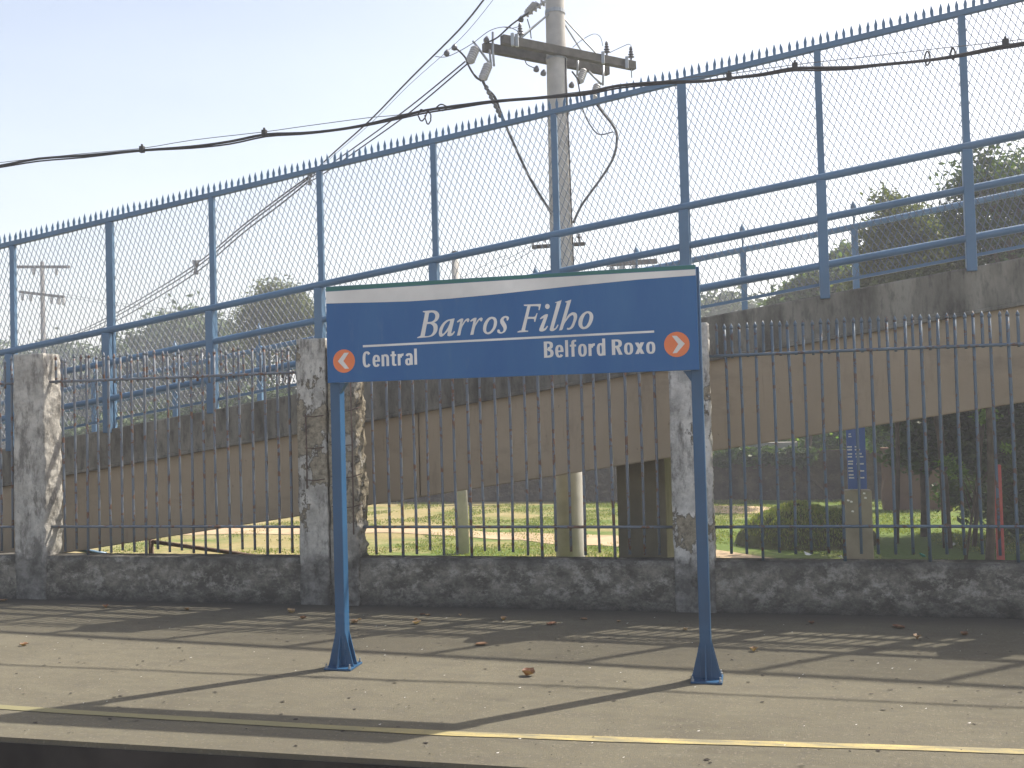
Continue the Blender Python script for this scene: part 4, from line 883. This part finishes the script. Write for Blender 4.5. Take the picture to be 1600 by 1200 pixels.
def wood(name, label, tops, Y, n, size, mat, seed, rp=30):
    lb = []
    for x, y in tops:
        yy = y+rp
        while yy < 720: lb.append(L_(x+random.uniform(-8, 8), yy, Y+random.uniform(-2, 2), rp*random.uniform(.9, 1.25))); yy += rp*1.25
    m = leaves(lb, n, size, .45, seed)
    for c_, R_ in lb:            # dense twiggy heart of each crown
        o_ = len(m.v)
        for i in range(7):
            for j in range(9):
                a = pi*i/6; b_ = 2*pi*j/9; q = 1+.35*noise.noise(Vector((c_.x+i*1.7, c_.z+j*2.3, 0)))
                m.v.append((c_.x+R_[0]*.72*q*sin(a)*cos(b_), c_.y+R_[1]*.6*q*sin(a)*sin(b_), c_.z+R_[2]*.72*q*cos(a)))
        for i in range(6):
            for j in range(9): m.f.append((o_+i*9+j, o_+(i+1)*9+j, o_+(i+1)*9+(j+1) % 9, o_+i*9+(j+1) % 9)); m.tone.append(.1)
    return m.build(name, mat, kind='stuff', label=label)
wood('far_wood', 'far-off hazy wood along the horizon at left', [(x, 543+8*sin(x*.05)+6*sin(x*.13)) for x in range(-240, 220, 26)], 66, 34000, .26, 'leaf_far', 11, 26)
wood('far_wood', 'nearer hazy clump of trees left of the round tree', [(215, 520), (240, 503), (268, 492), (298, 488), (325, 490), (350, 503), (372, 522), (392, 535), (190, 540)], 52, 26000, .2, 'leaf_far', 12, 26)
wood('far_wood', 'far trees hidden behind the sign', [(x, 500+10*sin(x*.04)) for x in range(510, 1120, 34)], 60, 22000, .26, 'leaf_far', 13, 30)
wood('far_wood', 'smooth green hillside trees right of the sign', [(1080, 470), (1110, 456), (1140, 452), (1170, 462), (1200, 476), (1230, 480)], 56, 14000, .2, 'leaf_far', 14, 24)
wood('far_wood', 'far trees beyond the right-hand trees', [(x, 440) for x in range(1260, 1960, 44)], 60, 20000, .28, 'leaf_far', 15, 40)
wood('far_wood', 'low scrub right behind the ramp handrail', [(x, 690-(x)*.2) for x in range(60, 500, 30)], 34, 16000, .12, 'leaf_far', 16, 22)

# ================================================================== FALLEN LEAVES
def dryleaf(p, s_, seed, label, mat='dry_leaf', flatn=.5):
    rnd = random.Random(seed); m = MB(); m.tone = []; nu, nv = 6, 4; a = rnd.uniform(0, 2*pi); cu = rnd.uniform(.6, 1.5)*(1-flatn)+.25
    for i in range(nu+1):
        u_ = i/nu*2-1; wv = (1-u_*u_)**.6*.45+.02
        for j in range(nv+1):
            v_ = (j/nv*2-1)*wv; z = abs(v_)*cu*1.1+u_*u_*cu*.6*(.4+.6*rnd.random())+.22*rnd.random()*(1-flatn)+.03*rnd.random(); wj = 1+.35*(rnd.random()-.5)*(j in (0, nv))
            X_, Y_ = u_*s_*(1-.25*cu*abs(u_)), v_*s_*1.35*wj; m.v.append((p.x+X_*cos(a)-Y_*sin(a), p.y+X_*sin(a)+Y_*cos(a), .004+z*s_))
    for i in range(nu):
        for j in range(nv): q = i*(nv+1)+j; m.f.append((q, q+nv+1, q+nv+2, q+1)); 
    z0_ = min(v[2] for v in m.v)-.002; m.v = [(a_, b_, c_-z0_) for a_, b_, c_ in m.v]
    tn = rnd.random(); m.tone = [min(1, max(0, tn+rnd.uniform(-.2, .2))) for _ in m.f]
    o = m.build('fallen_leaf', mat, smooth=True); tag(o, label, 'leaf', 'dry leaves fallen on the platform'); return o
LV = [(83*.5-4, 1009, .05, 'pale dry leaf alone at the left edge of the platform'), (165, 950, .055, 'curled tan leaf by the wall near the leftmost pillar'), (292, 954, .045, 'small brown leaf on the edge of the left pillar shadow'),
      (455, 958, .06, 'golden curled leaf left of the left sign post'), (474, 967, .045, 'small dark leaf just right of the golden curled one'), (555, 974, .065, 'reddish brown leaf right beside the left sign post'), (562, 969, .03, 'tiny pale leaf touching the reddish brown one'),
      (651, 975, .06, 'bright folded leaf in the railing shadow right of the left post'), (650, 970, .035, 'small leaf standing on the bright folded one'), (660, 961, .035, 'left one of two small golden leaves side by side'), (668, 962, .035, 'right one of two small golden leaves side by side'),
      (719, 962, .03, 'tiny leaf at the shade edge below the railings'), (787, 969, .05, 'dark red leaf beside the wide pillar shadow'), (752, 1008, .07, 'flat greenish leaf in the pillar shadow'), (862, 976, .075, 'flat pale leaf midway between the sign posts'), (912, 968, .05, 'brown leaf in the shade just right of the flat pale one'),
      (826, 1056, .075, 'large reddish curled leaf alone in the sun between the posts'), (823, 949, .055, 'yellow leaf lying against the foot of the wall'), (967, 972, .035, 'small green leaf in the wall shade'), (1178, 1018, .05, 'cream upright leaf right of the right sign post'),
      (1071, 985, .035, 'small tan leaf left of the right sign post'), (1268, 975, .045, 'brown leaf at the wall shade edge at right'), (1404, 981, .075, 'large flat grey green leaf in the shade at right'), (1433, 999, .055, 'pale leaf at the end of the railing shadow'), (1507, 993, .05, 'orange brown leaf in the right pillar shadow'), (1563, 960, .07, 'long brown leaf against the wall foot at far right'), (5, 940, .055, 'brown leaf at the wall foot at the very left edge')]
for i, (x, y, s_, lb) in enumerate(LV): dryleaf(on_ground(x, y, 0), s_*.78, 300+i, lb, flatn=.85 if 'flat' in lb else .3)

# ================================================================== HAZE
m = MB().box(-163, 123, -11, 143, GZ-1.3, 14.5)
hz = bpy.data.materials.new('haze_air'); hz.use_nodes = True; hz.node_tree.nodes.clear()
ho = hz.node_tree.nodes.new('ShaderNodeOutputMaterial'); hv = hz.node_tree.nodes.new('ShaderNodeVolumePrincipled')
hv.inputs['Color'].default_value = (.9, .93, 1, 1); hv.inputs['Density'].default_value = .0035; hv.inputs['Anisotropy'].default_value = .3
hz.node_tree.links.new(hv.outputs[0], ho.inputs['Volume']); MT['haze'] = hz
m.build('haze', 'haze', kind='stuff', label='thin sunlit haze')
